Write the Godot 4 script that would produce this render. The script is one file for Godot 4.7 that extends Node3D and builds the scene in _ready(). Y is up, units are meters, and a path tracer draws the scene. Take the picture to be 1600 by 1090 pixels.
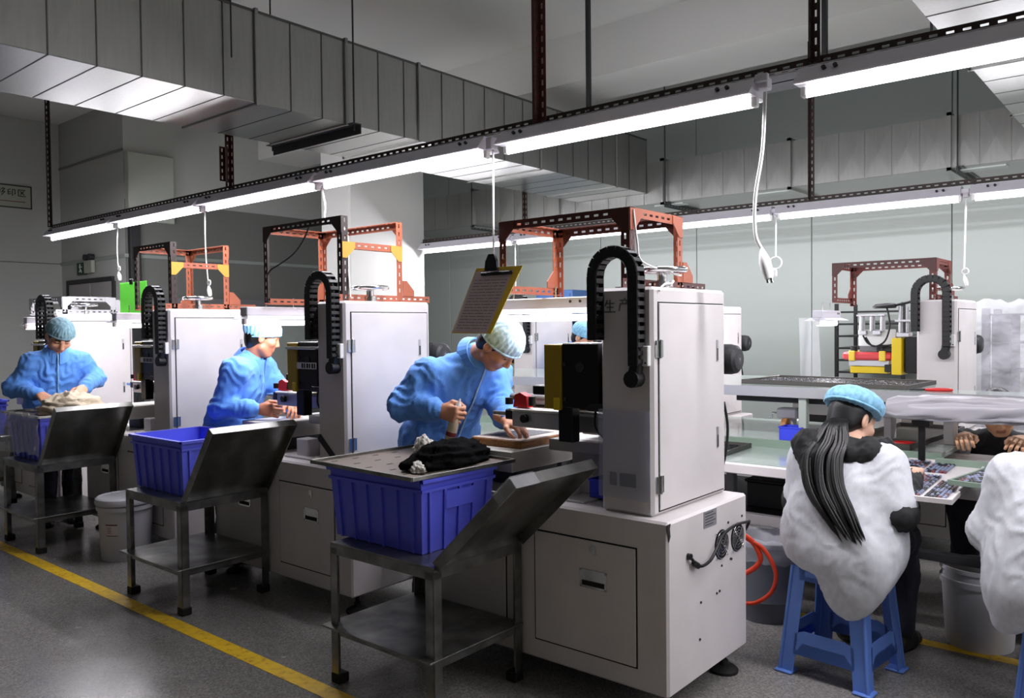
extends Node3D
# A printing workshop: two rows of machines under fluorescent lamps.
# World: -Z runs along the rows of machines to the far end wall, +X across the rows to the back wall, metres, y up.

func _ready() -> void:
	# camera
	var cam := Camera3D.new()
	cam.name = "camera"
	cam.fov = rad_to_deg(2.0 * atan(545.0 / 1272.0))
	cam.near = 0.05
	cam.far = 100.0
	cam.transform = Transform3D(Basis(Vector3(0.64171, -0.01082, 0.76687), Vector3(0.02711, 0.9996, -0.00858), Vector3(-0.76647, 0.02629, 0.64175)).orthonormalized(), Vector3(0, 1.45, 0))
	add_child(cam)
	cam.current = true
	# sky and exposure: a closed room, so the sky only stands outside
	var we := WorldEnvironment.new()
	we.name = "environment"
	var env := Environment.new()
	env.background_mode = Environment.BG_COLOR
	env.background_color = Color(0.02, 0.02, 0.02)
	env.tonemap_mode = Environment.TONE_MAPPER_LINEAR
	env.tonemap_exposure = 1.8
	env.sdfgi_enabled = true
	env.ssao_enabled = true
	env.ssil_enabled = true
	we.environment = env
	add_child(we)
	make_materials()
	build_room()
	build_lamps()
	build_ducts()
	build_machines()
	build_stands()
	build_tables()
	build_back()
	build_people()
	build_small()

const LAMP := 2.2   # energy of one ceiling tube
const STEP := -1.78  # from machine to machine along the row

func make_materials() -> void:
	mat("wall_paint", Color(0.72, 0.73, 0.71), 0.7)
	mat("wall_dark", Color(0.46, 0.47, 0.45), 0.6)
	mat("panel_white", Color(0.60, 0.63, 0.605), 0.45)
	mat("panel_joint", Color(0.5, 0.5, 0.49), 0.7)
	mat("ceiling_paint", Color(0.88, 0.88, 0.86), 0.9)
	mat("pillar_white", Color(0.84, 0.84, 0.82), 0.7)
	var f := mat("floor_epoxy", Color.WHITE, 0.28)
	f.albedo_texture = noise_tex(FastNoiseLite.TYPE_VALUE, 0.45, [[0.0, Color(0.36, 0.355, 0.34)], [0.5, Color(0.49, 0.48, 0.465)], [1.0, Color(0.62, 0.605, 0.585)]], 1024, 2, 3)
	f.roughness_texture = noise_tex(FastNoiseLite.TYPE_SIMPLEX, 0.012, [[0.0, grey(0.7)], [1.0, grey(1.0)]], 512, 3, 8)
	tri(f, Vector3(0.4, 0.4, 0.4))
	var y := mat("line_yellow", Color.WHITE, 0.45)
	y.albedo_texture = noise_tex(FastNoiseLite.TYPE_SIMPLEX, 0.03, [[0.0, Color(0.66, 0.52, 0.17)], [0.3, Color(0.88, 0.71, 0.14)], [1.0, Color(0.95, 0.79, 0.18)]], 512, 4, 5)
	tri(y, Vector3(1, 1, 1))
	var g := mat("galvanised", Color.WHITE, 0.32, 0.82)
	g.albedo_texture = noise_tex(FastNoiseLite.TYPE_SIMPLEX, 0.02, [[0.0, Color(0.60, 0.605, 0.59)], [1.0, Color(0.63, 0.63, 0.615)]], 512, 3, 4)
	tri(g, Vector3(3.0, 0.25, 3.0))
	mat("galv_seam", Color(0.33, 0.33, 0.32), 0.5, 0.5)
	mat("galv_dark", Color(0.22, 0.23, 0.23), 0.5, 0.5)
	var p := mat("machine_paint", Color.WHITE, 0.42)
	p.albedo_texture = noise_tex(FastNoiseLite.TYPE_SIMPLEX, 0.008, [[0.0, Color(0.79, 0.77, 0.765)], [1.0, Color(0.84, 0.82, 0.815)]], 256, 4, 6)
	tri(p, Vector3(1, 1, 1))
	mat("machine_grey_green", Color(0.70, 0.72, 0.68), 0.45)
	mat("gap_dark", Color(0.05, 0.05, 0.05), 0.8)
	var ss := mat("stainless", Color.WHITE, 0.33, 0.9)
	ss.albedo_texture = noise_tex(FastNoiseLite.TYPE_SIMPLEX, 0.015, [[0.0, Color(0.40, 0.40, 0.39)], [1.0, Color(0.62, 0.62, 0.60)]], 256, 4, 7)
	tri(ss, Vector3(1.3, 1.3, 1.3))
	mat("block_metal", Color(0.74, 0.73, 0.71), 0.4, 0.25)
	mat("film_blue", Color(0.74, 0.75, 0.83, 0.26), 0.3).transparency = BaseMaterial3D.TRANSPARENCY_ALPHA
	mat("chrome", Color(0.82, 0.82, 0.82), 0.18, 1.0)
	mat("aluminium", Color(0.72, 0.72, 0.73), 0.4, 0.8)
	mat("blue_crate", Color(0.34, 0.37, 0.86), 0.42)
	mat("blue_bin", Color(0.20, 0.25, 0.80), 0.4)
	mat("stool_blue", Color(0.38, 0.53, 0.84), 0.42)
	mat("black_plastic", Color(0.035, 0.035, 0.038), 0.5)
	mat("black_rubber", Color(0.03, 0.03, 0.03), 0.8)
	mat("black_metal", Color(0.05, 0.05, 0.055), 0.4, 0.3)
	mat("dark_grey", Color(0.16, 0.165, 0.17), 0.55)
	mat("mid_grey", Color(0.42, 0.42, 0.43), 0.55)
	mat("rust_iron", Color(0.38, 0.17, 0.14), 0.5)
	mat("orange_iron", Color(0.59, 0.32, 0.22), 0.55)
	mat("red_iron", Color(0.29, 0.125, 0.105), 0.5)
	mat("brown_iron", Color(0.17, 0.10, 0.085), 0.55)
	mat("zinc_yellow", Color(0.72, 0.58, 0.26), 0.4, 0.5)
	mat("yellow_paint", Color(0.62, 0.52, 0.05), 0.45)
	mat("yellow_bright", Color(0.86, 0.74, 0.05), 0.45)
	mat("red_plastic", Color(0.72, 0.08, 0.08), 0.4)
	mat("pink_red", Color(0.80, 0.25, 0.27), 0.45)
	mat("magenta", Color(0.70, 0.12, 0.38), 0.4)
	mat("white_plastic", Color(0.86, 0.86, 0.85), 0.45)
	mat("lamp_white", Color(0.80, 0.79, 0.82), 0.45)
	mat("bucket_white", Color(0.74, 0.74, 0.75), 0.45)
	mat("trash_grey", Color(0.33, 0.34, 0.37), 0.5)
	mat("green_sheet", Color(0.48, 0.92, 0.22), 0.5).backlight_enabled = true
	mat("green_sheet").backlight = Color(0.7, 0.95, 0.6)
	mat("hose_orange", Color(0.88, 0.26, 0.13), 0.4)
	mat("clip_yellow", Color(0.90, 0.78, 0.25), 0.45).backlight_enabled = true
	mat("clip_yellow").backlight = Color(0.38, 0.34, 0.2)
	var w := mat("wood", Color.WHITE, 0.5)
	w.albedo_texture = noise_tex(FastNoiseLite.TYPE_SIMPLEX, 0.03, [[0.0, Color(0.48, 0.30, 0.13)], [1.0, Color(0.66, 0.45, 0.22)]], 256, 4, 11)
	tri(w, Vector3(1.5, 8, 8))
	mat("stencil_white", Color(0.80, 0.74, 0.70), 0.5)
	mat("stencil_dark", Color(0.10, 0.11, 0.13), 0.5)
	mat("glass_green", Color(0.60, 0.65, 0.62), 0.12)
	mat("glass_edge", Color(0.47, 0.54, 0.48), 0.3)
	var film := mat("film", Color(0.90, 0.90, 0.93, 0.24), 0.3)
	film.transparency = BaseMaterial3D.TRANSPARENCY_ALPHA
	film.normal_enabled = true
	film.normal_texture = noise_tex(FastNoiseLite.TYPE_SIMPLEX, 0.02, [], 256, 4, 12, true)
	film.normal_scale = 0.7
	tri(film, Vector3(2, 2, 2))
	var fo := mat("film_cloudy", Color(0.66, 0.65, 0.67, 0.9), 0.35)
	fo.transparency = BaseMaterial3D.TRANSPARENCY_ALPHA
	var thin := mat("film_thin", Color(0.90, 0.90, 0.93, 0.10), 0.3)
	thin.transparency = BaseMaterial3D.TRANSPARENCY_ALPHA
	var tube := mat("tube_glow", Color(0.98, 0.97, 1.0), 0.4)
	tube.emission_enabled = true
	tube.emission = Color(0.99, 0.97, 1.0)
	tube.emission_energy_multiplier = 5.0
	cloth_mat("coat_blue", Color(0.33, 0.57, 0.90), 0.08)
	cloth_mat("coat_white", Color(0.80, 0.81, 0.83), 0.08)
	cloth_mat("net_blue", Color(0.52, 0.78, 0.92), 0.25)
	cloth_mat("net_white", Color(0.74, 0.89, 1.0), 0.25)
	cloth_mat("net_teal", Color(0.36, 0.52, 0.58), 0.25)
	cloth_mat("black_cloth", Color(0.05, 0.05, 0.055), 0.1)
	cloth_mat("rag_black", Color(0.02, 0.02, 0.023), 0.15)
	mats.rag_black.roughness = 1.0
	mats.rag_black.metallic_specular = 0.1
	cloth_mat("rag_white", Color(0.80, 0.78, 0.74), 0.15)
	cloth_mat("rag_beige", Color(0.74, 0.68, 0.58), 0.15)
	cloth_mat("navy_cloth", Color(0.07, 0.08, 0.14), 0.1)
	cloth_mat("sleeve_grey", Color(0.52, 0.56, 0.55), 0.1)
	var sk := mat("skin", Color.WHITE, 0.5)
	sk.vertex_color_use_as_albedo = true
	sk.subsurf_scatter_enabled = true
	sk.subsurf_scatter_strength = 0.06
	mat("hair_black", Color(0.016, 0.013, 0.012), 0.42)
	mat("paper", Color(0.80, 0.77, 0.78), 0.8)
	mat("ink_print", Color(0.52, 0.47, 0.52), 0.8)
	mat("sign_green", Color(0.05, 0.26, 0.17), 0.5)
	mat("sign_board", Color(0.66, 0.67, 0.62), 0.6)
	mat("ink_dark", Color(0.10, 0.10, 0.09), 0.7)
	mat("label_red", Color(0.40, 0.12, 0.13), 0.6)
	mat("door_grey", Color(0.62, 0.61, 0.60), 0.6)
	mat("locker_blue", Color(0.25, 0.40, 0.62), 0.5)

func cloth_mat(key: String, c: Color, spread: float) -> void:
	var m := mat(key, Color.WHITE, 0.75)
	var a := c.darkened(spread)
	var b := c.lightened(spread * 0.6)
	m.albedo_texture = noise_tex(FastNoiseLite.TYPE_SIMPLEX, 0.05, [[0.0, a], [1.0, b]], 256, 4, 13)
	if key.begins_with("coat") or key.begins_with("net"):
		m.rim_enabled = true
		m.rim = 0.25
	tri(m, Vector3(2.5, 1.6, 2.5))
# ---------- mesh builder: triangles are given counterclockwise as seen from outside ----------
class MB:
	var st := SurfaceTool.new()
	var o := Vector3.ZERO
	var n := 0
	func _init(origin := Vector3.ZERO) -> void:
		o = origin
		st.begin(Mesh.PRIMITIVE_TRIANGLES)
		st.set_smooth_group(-1)
	func sg(k: int) -> void:
		st.set_smooth_group(k)
	func t(a: Vector3, b: Vector3, c: Vector3) -> void:
		st.add_vertex(a - o); st.add_vertex(c - o); st.add_vertex(b - o)
		n += 1
	func q(a: Vector3, b: Vector3, c: Vector3, d: Vector3) -> void:
		t(a, b, c); t(a, c, d)
	func qo(a: Vector3, b: Vector3, c: Vector3, d: Vector3, out: Vector3) -> void:
		if (b - a).cross(c - a).dot(out) < 0.0: q(a, d, c, b)
		else: q(a, b, c, d)
	func to(a: Vector3, b: Vector3, c: Vector3, out: Vector3) -> void:
		if (b - a).cross(c - a).dot(out) < 0.0: t(a, c, b)
		else: t(a, b, c)
	# box by centre and size, optional chamfer and turn
	func box(c: Vector3, s: Vector3, bev := 0.0, b := Basis.IDENTITY) -> MB:
		var h := s * 0.5
		var e: float = minf(bev, minf(h.x, minf(h.y, h.z)) * 0.9)
		sg(-1)
		for ax in 3:
			for sn in [-1.0, 1.0]:
				var p := []
				for k in [[-1, -1], [1, -1], [1, 1], [-1, 1]]:
					var v := Vector3.ZERO
					v[ax] = sn * h[ax]
					v[(ax + 1) % 3] = k[0] * (h[(ax + 1) % 3] - e)
					v[(ax + 2) % 3] = k[1] * (h[(ax + 2) % 3] - e)
					p.append(c + b * v)
				var out := Vector3.ZERO
				out[ax] = sn
				qo(p[0], p[1], p[2], p[3], b * out)
		if e > 0.0:
			for ax in 3:
				var u := (ax + 1) % 3
				var w := (ax + 2) % 3
				for su in [-1.0, 1.0]:
					for sw in [-1.0, 1.0]:
						var p := []
						for k in [[-1, 0], [1, 0], [1, 1], [-1, 1]]:
							var v := Vector3.ZERO
							v[ax] = k[0] * (h[ax] - e)
							v[u] = su * (h[u] if k[1] == 0 else h[u] - e)
							v[w] = sw * (h[w] - e if k[1] == 0 else h[w])
							p.append(c + b * v)
						var out := Vector3.ZERO
						out[u] = su
						out[w] = sw
						qo(p[0], p[1], p[2], p[3], b * out)
			for sx in [-1.0, 1.0]:
				for sy in [-1.0, 1.0]:
					for sz in [-1.0, 1.0]:
						var d := Vector3(sx, sy, sz)
						to(c + b * (d * Vector3(h.x, h.y - e, h.z - e)), c + b * (d * Vector3(h.x - e, h.y, h.z - e)), c + b * (d * Vector3(h.x - e, h.y - e, h.z)), b * d)
		return self
	# box by two corners
	func bx(x0: float, y0: float, z0: float, x1: float, y1: float, z1: float, bev := 0.0) -> MB:
		return box(Vector3(x0 + x1, y0 + y1, z0 + z1) * 0.5, Vector3(absf(x1 - x0), absf(y1 - y0), absf(z1 - z0)), bev)
	# bar of rectangular section from a to b
	func bar(a: Vector3, b: Vector3, w: float, h: float, bev := 0.0, ref := Vector3.UP) -> MB:
		var d := (b - a)
		var z := d.normalized()
		if absf(z.dot(ref)) > 0.98: ref = Vector3.RIGHT
		var x := ref.cross(z).normalized()
		var y := z.cross(x)
		return box((a + b) * 0.5, Vector3(w, h, d.length()), bev, Basis(x, y, z))
	func sweep(path: Array, prof: PackedVector2Array, smooth := true, cap := true, closed := false, ref := Vector3.ZERO, rad: Array = []) -> MB:
		var m := path.size()
		var k := prof.size()
		var rings := []
		var u := Vector3.ZERO
		for i in m:
			var pa: Vector3 = path[(i - 1 + m) % m] if closed or i > 0 else path[0]
			var pb: Vector3 = path[(i + 1) % m] if closed or i < m - 1 else path[m - 1]
			var d := (pb - pa).normalized()
			if ref != Vector3.ZERO:
				u = ref - d * ref.dot(d)
			elif i == 0:
				u = Vector3.UP if absf(d.y) < 0.9 else Vector3.RIGHT
				u = u - d * u.dot(d)
			else:
				u = u - d * u.dot(d)
			u = u.normalized()
			var v := d.cross(u)
			var s: float = rad[i] if rad.size() else 1.0
			var ring := PackedVector3Array()
			for p in prof:
				ring.append(path[i] + (u * p.x + v * p.y) * s)
			rings.append(ring)
		loft(rings, smooth, cap, closed)
		return self
	func loft(rings: Array, smooth := true, cap := true, closed := false, wrap := true) -> MB:
		var m := rings.size()
		var k: int = rings[0].size()
		sg(1 if smooth else -1)
		for i in (m if closed else m - 1):
			var a: PackedVector3Array = rings[i]
			var b: PackedVector3Array = rings[(i + 1) % m]
			for j in (k if wrap else k - 1):
				var j2 := (j + 1) % k
				q(a[j], a[j2], b[j2], b[j])
		if cap and not closed:
			sg(-1)
			for e in 2:
				var r: PackedVector3Array = rings[0] if e == 0 else rings[m - 1]
				var c := Vector3.ZERO
				for p in r: c += p
				c /= k
				for j in k:
					if e == 0: t(c, r[(j + 1) % k], r[j])
					else: t(c, r[j], r[(j + 1) % k])
		sg(-1)
		return self
	static func circle(r: float, k := 8, ry := -1.0) -> PackedVector2Array:
		var p := PackedVector2Array()
		for i in k:
			var a := TAU * i / k
			p.append(Vector2(cos(a) * r, sin(a) * (ry if ry > 0.0 else r)))
		return p
	static func rect(w: float, h: float) -> PackedVector2Array:
		return PackedVector2Array([Vector2(w, h) * 0.5, Vector2(-w, h) * 0.5, Vector2(-w, -h) * 0.5, Vector2(w, -h) * 0.5])
	func tube(path: Array, r: float, k := 8, cap := true, closed := false) -> MB:
		return sweep(path, circle(r, k), true, cap, closed)
	func cyl(a: Vector3, b: Vector3, r: float, k := 16, r2 := -1.0) -> MB:
		return sweep([a, b], circle(1.0, k), true, true, false, Vector3.ZERO, [r, r2 if r2 >= 0.0 else r])
	# turned profile (radius, height) about an axis through base
	func lathe(prof: Array, base: Vector3, k := 24, b := Basis.IDENTITY) -> MB:
		var g := 2
		for i in prof.size() - 1:
			var p0: Vector2 = prof[i]
			var p1: Vector2 = prof[i + 1]
			if i > 0:
				var d0: Vector2 = (p0 - prof[i - 1])
				if absf(d0.angle_to(p1 - p0)) > 0.6: g += 1
			sg(g)
			for j in k:
				var a0 := TAU * j / k
				var a1 := TAU * (j + 1) / k
				var f := func(p: Vector2, a: float) -> Vector3: return base + b * Vector3(cos(a) * p.x, p.y, sin(a) * p.x)
				if p0.x < 1e-6: t(f.call(p0, a0), f.call(p1, a0), f.call(p1, a1))
				elif p1.x < 1e-6: t(f.call(p0, a0), f.call(p1, a0), f.call(p0, a1))
				else: q(f.call(p0, a0), f.call(p1, a0), f.call(p1, a1), f.call(p0, a1))
		sg(-1)
		return self
	# flat outline pushed out along the z of the transform
	func prism(poly: PackedVector2Array, z0: float, z1: float, x := Transform3D.IDENTITY) -> MB:
		if Geometry2D.is_polygon_clockwise(poly): poly.reverse()
		var idx := Geometry2D.triangulate_polygon(poly)
		var outz := x.basis.z
		sg(-1)
		for i in range(0, idx.size(), 3):
			var a := poly[idx[i]]
			var b := poly[idx[i + 1]]
			var c := poly[idx[i + 2]]
			to(x * Vector3(a.x, a.y, z1), x * Vector3(b.x, b.y, z1), x * Vector3(c.x, c.y, z1), outz)
			to(x * Vector3(a.x, a.y, z0), x * Vector3(b.x, b.y, z0), x * Vector3(c.x, c.y, z0), -outz)
		for i in poly.size():
			var a := poly[i]
			var b := poly[(i + 1) % poly.size()]
			var nn := x.basis * Vector3(b.y - a.y, a.x - b.x, 0)
			qo(x * Vector3(a.x, a.y, z0), x * Vector3(b.x, b.y, z0), x * Vector3(b.x, b.y, z1), x * Vector3(a.x, a.y, z1), nn)
		return self
	# cloth or film: a grid of points with a little thickness
	func sheet(g: Array, th: float, smooth := true) -> MB:
		var nu := g.size()
		var nv: int = g[0].size()
		var back := []
		for i in nu:
			var row := []
			for j in nv:
				var du: Vector3 = g[mini(i + 1, nu - 1)][j] - g[maxi(i - 1, 0)][j]
				var dv: Vector3 = g[i][mini(j + 1, nv - 1)] - g[i][maxi(j - 1, 0)]
				row.append(g[i][j] - du.cross(dv).normalized() * th)
			back.append(row)
		for i in nu - 1:
			for j in nv - 1:
				sg(3 if smooth else -1)
				q(g[i][j], g[i + 1][j], g[i + 1][j + 1], g[i][j + 1])
				sg(4 if smooth else -1)
				q(back[i][j], back[i][j + 1], back[i + 1][j + 1], back[i + 1][j])
		sg(-1)
		for i in nu - 1:
			q(g[i][0], back[i][0], back[i + 1][0], g[i + 1][0])
			q(g[i][nv - 1], g[i + 1][nv - 1], back[i + 1][nv - 1], back[i][nv - 1])
		for j in nv - 1:
			q(g[0][j], g[0][j + 1], back[0][j + 1], back[0][j])
			q(g[nu - 1][j], back[nu - 1][j], back[nu - 1][j + 1], g[nu - 1][j + 1])
		return self
	# slotted angle iron: corner line a-b, flanges along u and v with real slots
	func angle(a: Vector3, b: Vector3, u: Vector3, v: Vector3, w := 0.034, th := 0.003, pitch := 0.04) -> MB:
		var d := b - a
		var ln := d.length()
		d = d.normalized()
		var cnt := int(maxf(1.0, round(ln / pitch)))
		var st_ := ln / cnt
		for e in 2:
			var f := u if e == 0 else v
			var g := v if e == 0 else u
			var bs := Basis(d, f, g * th)
			var c0 := a + g * (th * 0.5)
			var s1 := w * 0.40
			var s2 := w * 0.36
			var lo := th if e == 1 else 0.0
			_slab(c0 + f * lo, d, f, g, ln, s1 - lo, th)
			_slab(c0 + f * (w - s2), d, f, g, ln, s2, th)
			for i in cnt + 1:
				var x0 := maxf(0.0, i * st_ - st_ * 0.25)
				var x1 := minf(ln, i * st_ + st_ * 0.25)
				_slab(c0 + f * s1 + d * x0, d, f, g, x1 - x0, w - s1 - s2, th)
		return self
	# plain angle without slots
	func angle2(a: Vector3, b: Vector3, u: Vector3, v: Vector3, w: float, th: float) -> MB:
		var d := b - a
		var ln := d.length()
		d = d.normalized()
		_slab(a + v * th * 0.5, d, u, v, ln, w, th)
		_slab(a + u * th * 0.5, d, v, u, ln, w, th)
		return self
	func _slab(p: Vector3, d: Vector3, f: Vector3, g: Vector3, l: float, w: float, th: float) -> void:
		var b := Basis(d, f, g)
		box(p + d * l * 0.5 + f * w * 0.5, Vector3(l, w, th), 0.0, b)
	func done() -> ArrayMesh:
		st.generate_normals()
		return st.commit()

# ---------- naming and tagging ----------
var used := {}
func numbered(called: String) -> String:
	if not used.has(called):
		used[called] = 0
		return called
	used[called] += 1
	return "%s_%03d" % [called, used[called]]

func tag(o: Node, label: String, category: String, group := "") -> Node:
	o.set_meta("label", label)
	o.set_meta("category", category)
	if group != "": o.set_meta("group", group)
	return o

func thing(called: String, label: String, category: String, at := Vector3.ZERO, group := "") -> Node3D:
	var o := Node3D.new()
	o.name = numbered(called)
	add_child(o)
	o.position = at
	tag(o, label, category, group)
	return o

func obj(called: String, mesh: Mesh, m: Material, parent: Node = self, label := "") -> MeshInstance3D:
	var o := MeshInstance3D.new()
	o.mesh = mesh
	o.material_override = m
	o.name = numbered(called) if parent == self else called
	parent.add_child(o, true)
	if label != "": o.set_meta("label", label)
	return o

# part: a builder whose points are in world coordinates with origin at the thing
func part(called: String, b: MB, m: Material, parent: Node, label := "") -> MeshInstance3D:
	return obj(called, b.done(), m, parent, label)

# a top-level thing of one mesh
func single(called: String, b: MB, m: Material, label: String, category: String, group := "") -> MeshInstance3D:
	var o := obj(called, b.done(), m, self)
	o.position = b.o
	tag(o, label, category, group)
	return o

func struct(called: String, b: MB, m: Material, parent: Node = self) -> MeshInstance3D:
	var o := obj(called, b.done(), m, parent)
	if parent == self:
		o.position = b.o
		o.set_meta("kind", "structure")
	return o

func dup(root: Node3D, shift: Vector3, label: String, group := "", called := "") -> Node3D:
	var r: Node3D = root.duplicate()
	var base := called
	if base == "":
		base = String(root.name)
		var k := base.rfind("_")
		if k > 0 and base.substr(k + 1).is_valid_int(): base = base.substr(0, k)
	r.name = numbered(base)
	add_child(r)
	r.position = root.position + shift
	r.set_meta("label", label)
	if group != "": r.set_meta("group", group)
	return r

# ---------- materials ----------
var mats := {}
func mat(key: String, c := Color.WHITE, rough := 0.6, metal := 0.0, spec := 0.5) -> StandardMaterial3D:
	if mats.has(key): return mats[key]
	var m := StandardMaterial3D.new()
	m.resource_name = key
	m.albedo_color = c
	m.roughness = rough
	m.metallic = metal
	m.metallic_specular = spec
	mats[key] = m
	return m

func noise_tex(kind: int, freq: float, ramp: Array, size := 512, oct := 3, seed_ := 1, normal := false) -> NoiseTexture2D:
	var f := FastNoiseLite.new()
	f.noise_type = kind
	f.seed = seed_
	f.frequency = freq
	f.fractal_octaves = oct
	if kind == FastNoiseLite.TYPE_CELLULAR:
		f.cellular_return_type = FastNoiseLite.RETURN_CELL_VALUE
		f.fractal_type = FastNoiseLite.FRACTAL_NONE
	var n := NoiseTexture2D.new()
	n.width = size
	n.height = size
	n.seamless = true
	n.noise = f
	if normal:
		n.as_normal_map = true
		n.bump_strength = 4.0
	elif ramp.size():
		var g := Gradient.new()
		var offs := PackedFloat32Array()
		var cols := PackedColorArray()
		for r in ramp:
			offs.append(r[0])
			cols.append(r[1])
		g.offsets = offs
		g.colors = cols
		n.color_ramp = g
	return n

func tri(m: StandardMaterial3D, scale: Vector3, world := false) -> void:
	m.uv1_triplanar = true
	m.uv1_world_triplanar = world
	m.uv1_scale = scale

func grey(v: float) -> Color:
	return Color(v, v, v)

func V(x: float, y: float, z: float) -> Vector3:
	return Vector3(x, y, z)

func arc(c: Vector3, u: Vector3, v: Vector3, r: float, a0: float, a1: float, k: int) -> Array:
	var out := []
	for i in k + 1:
		var a := lerpf(a0, a1, float(i) / k)
		out.append(c + (u * cos(a) + v * sin(a)) * r)
	return out

func curve(pts: Array, k := 6) -> Array:
	var out := []
	var n := pts.size()
	for i in n - 1:
		var p0: Vector3 = pts[maxi(i - 1, 0)]
		var p1: Vector3 = pts[i]
		var p2: Vector3 = pts[i + 1]
		var p3: Vector3 = pts[mini(i + 2, n - 1)]
		for j in k:
			out.append(p1.cubic_interpolate(p2, p0, p3, float(j) / k))
	out.append(pts[n - 1])
	return out
# ---------- the room ----------
func build_room() -> void:
	var X0 := -14.0
	var X1 := 7.7
	var Z0 := -10.3
	var Z1 := 6.5
	var H := 3.9
	struct("floor", MB.new().bx(X0 - 0.3, -0.2, Z0 - 0.3, X1 + 0.3, 0.0, Z1 + 0.3), mats.floor_epoxy)
	struct("ceiling", MB.new().bx(X0 - 0.3, H, Z0 - 0.3, X1 + 0.3, H + 0.25, Z1 + 0.3), mats.ceiling_paint)
	struct("wall_left", MB.new().bx(X0 - 0.25, 0, Z0 - 0.3, X0, H, Z1 + 0.3), mats.wall_paint)
	struct("wall_front", MB.new().bx(X0, 0, Z1, X1, H, Z1 + 0.25), mats.wall_paint)
	# end wall of panels
	var we := struct("wall_end", MB.new().bx(X0, 0, Z0 - 0.25, X1, H, Z0 - 0.02), mats.panel_joint)
	var x := X0
	while x < 4.1:
		part("wall_panel", MB.new().bx(x + 0.004, 0, Z0 - 0.02, minf(x + 1.13, 4.1) - 0.004, 2.255, Z0, 0.004), mats.wall_paint, we)
		part("wall_panel", MB.new().bx(x + 0.004, 2.262, Z0 - 0.02, minf(x + 1.13, 4.1) - 0.004, H, Z0, 0.004), mats.wall_paint, we)
		x += 1.13
	# back wall of tall white sandwich panels
	var wr := struct("wall_right", MB.new().bx(X1, 0, Z0 - 0.3, X1 + 0.25, H, Z1 + 0.3), mats.panel_joint)
	var z := -8.65
	while z < Z1:
		part("wall_panel", MB.new().bx(X1 - 0.03, 0, z + 0.003, X1, H, minf(z + 1.18, Z1) - 0.003, 0.004), mats.panel_white, wr)
		z += 1.18
	# the built-in room in the far corner, with the door
	struct("wall_inner", MB.new().bx(4.0, 0, Z0, X1 - 0.03, H, -8.66), mats.wall_paint)
	struct("wall_inner_lower", MB.new().bx(4.0, 0, -8.66, X1 - 0.03, 2.85, -8.65), mats.wall_dark)
	struct("trim", MB.new().bx(3.988, 3.36, Z0, 4.0, 3.385, -8.66, 0.003), mats.panel_joint)
	struct("trim", MB.new().bx(3.985, 2.235, Z0, 4.0, 2.275, -8.65, 0.004).bx(3.985, 2.235, -8.65, X1 - 0.03, 2.275, -8.635, 0.004), mats.panel_white)
	struct("trim", MB.new().bx(4.0, 2.62, -8.65, 4.5, 3.34, -8.56, 0.006), mats.machine_grey_green)
	struct("trim", MB.new().bx(4.02, 0.0, -8.65, 4.13, 2.62, -8.58, 0.006), mats.dark_grey)
	var d := struct("door", MB.new().bx(3.975, 0, -9.47, 4.0, 2.0, -8.95, 0.004).bx(3.975, 0, -10.05, 4.0, 2.0, -9.49, 0.004), mats.door_grey)
	part("door_frame", MB.new().bx(3.97, 2.0, -10.11, 4.0, 2.05, -8.93).bx(3.97, 0, -10.11, 4.0, 2.0, -10.06).bx(3.97, 0, -8.94, 4.0, 2.0, -8.9), mats.dark_grey, d)
	part("door_handle", MB.new().cyl(V(3.975, 1.02, -9.53), V(3.93, 1.02, -9.53), 0.012).bar(V(3.93, 1.02, -9.54), V(3.93, 1.02, -9.66), 0.016, 0.02, 0.004), mats.chrome, d)
	# free-standing column
	struct("pillar", MB.new().bx(5.08, 0, -6.75, 6.1, H, -6.3, 0.02), mats.pillar_white)
	# concrete beams under the ceiling
	struct("beam", MB.new().bx(5.62, 3.5, Z0, 6.25, H, Z1), mats.ceiling_paint)
	struct("beam", MB.new().bx(X0, 3.62, -7.2, 5.62, H, -6.7), mats.ceiling_paint)
	# painted lane lines
	struct("floor_line", MB.new().bx(1.945, 0, -10.2, 2.025, 0.0015, 6.4), mats.line_yellow)
	struct("floor_line", MB.new().bx(3.97, 0, -1.7, 4.04, 0.0015, 6.4), mats.line_yellow)
	# wall sign of the printing area, top left
	var s := thing("wall_sign", "pale wall sign with dark printed characters high on the end wall", "sign", V(3.3, 2.87, Z0))
	var zf := Z0 + 0.012
	part("board", MB.new(s.position).bx(2.85, 2.87, Z0, 3.69, 3.13, zf, 0.003), mats.sign_board, s)
	part("border", MB.new(s.position).bx(2.85, 3.118, zf, 3.69, 3.13, zf + 0.004).bx(2.85, 2.87, zf, 3.69, 2.882, zf + 0.004).bx(3.678, 2.87, zf, 3.69, 3.13, zf + 0.004), mats.dark_grey, s)
	for k in 3:
		var ink := MB.new(s.position)
		hanzi(ink, V(3.375 + 0.105 * k, 3.045, zf + 0.003), V(1, 0, 0), V(0, 1, 0), 0.085, k)
		part("character", ink, mats.ink_dark, s)
	part("stripe", MB.new(s.position).bx(3.0, 2.94, zf, 3.62, 2.946, zf + 0.003), mats.label_red, s)
	# emergency exit lamp over the door
	var e := thing("exit_sign", "small green emergency exit sign beside a twin spot box above the grey door", "sign", V(3.98, 2.1, -9.55))
	part("panel", MB.new(e.position).bx(3.95, 2.10, -9.76, 3.985, 2.235, -9.56, 0.004), mats.sign_green, e)
	var run := MB.new(e.position)
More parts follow.
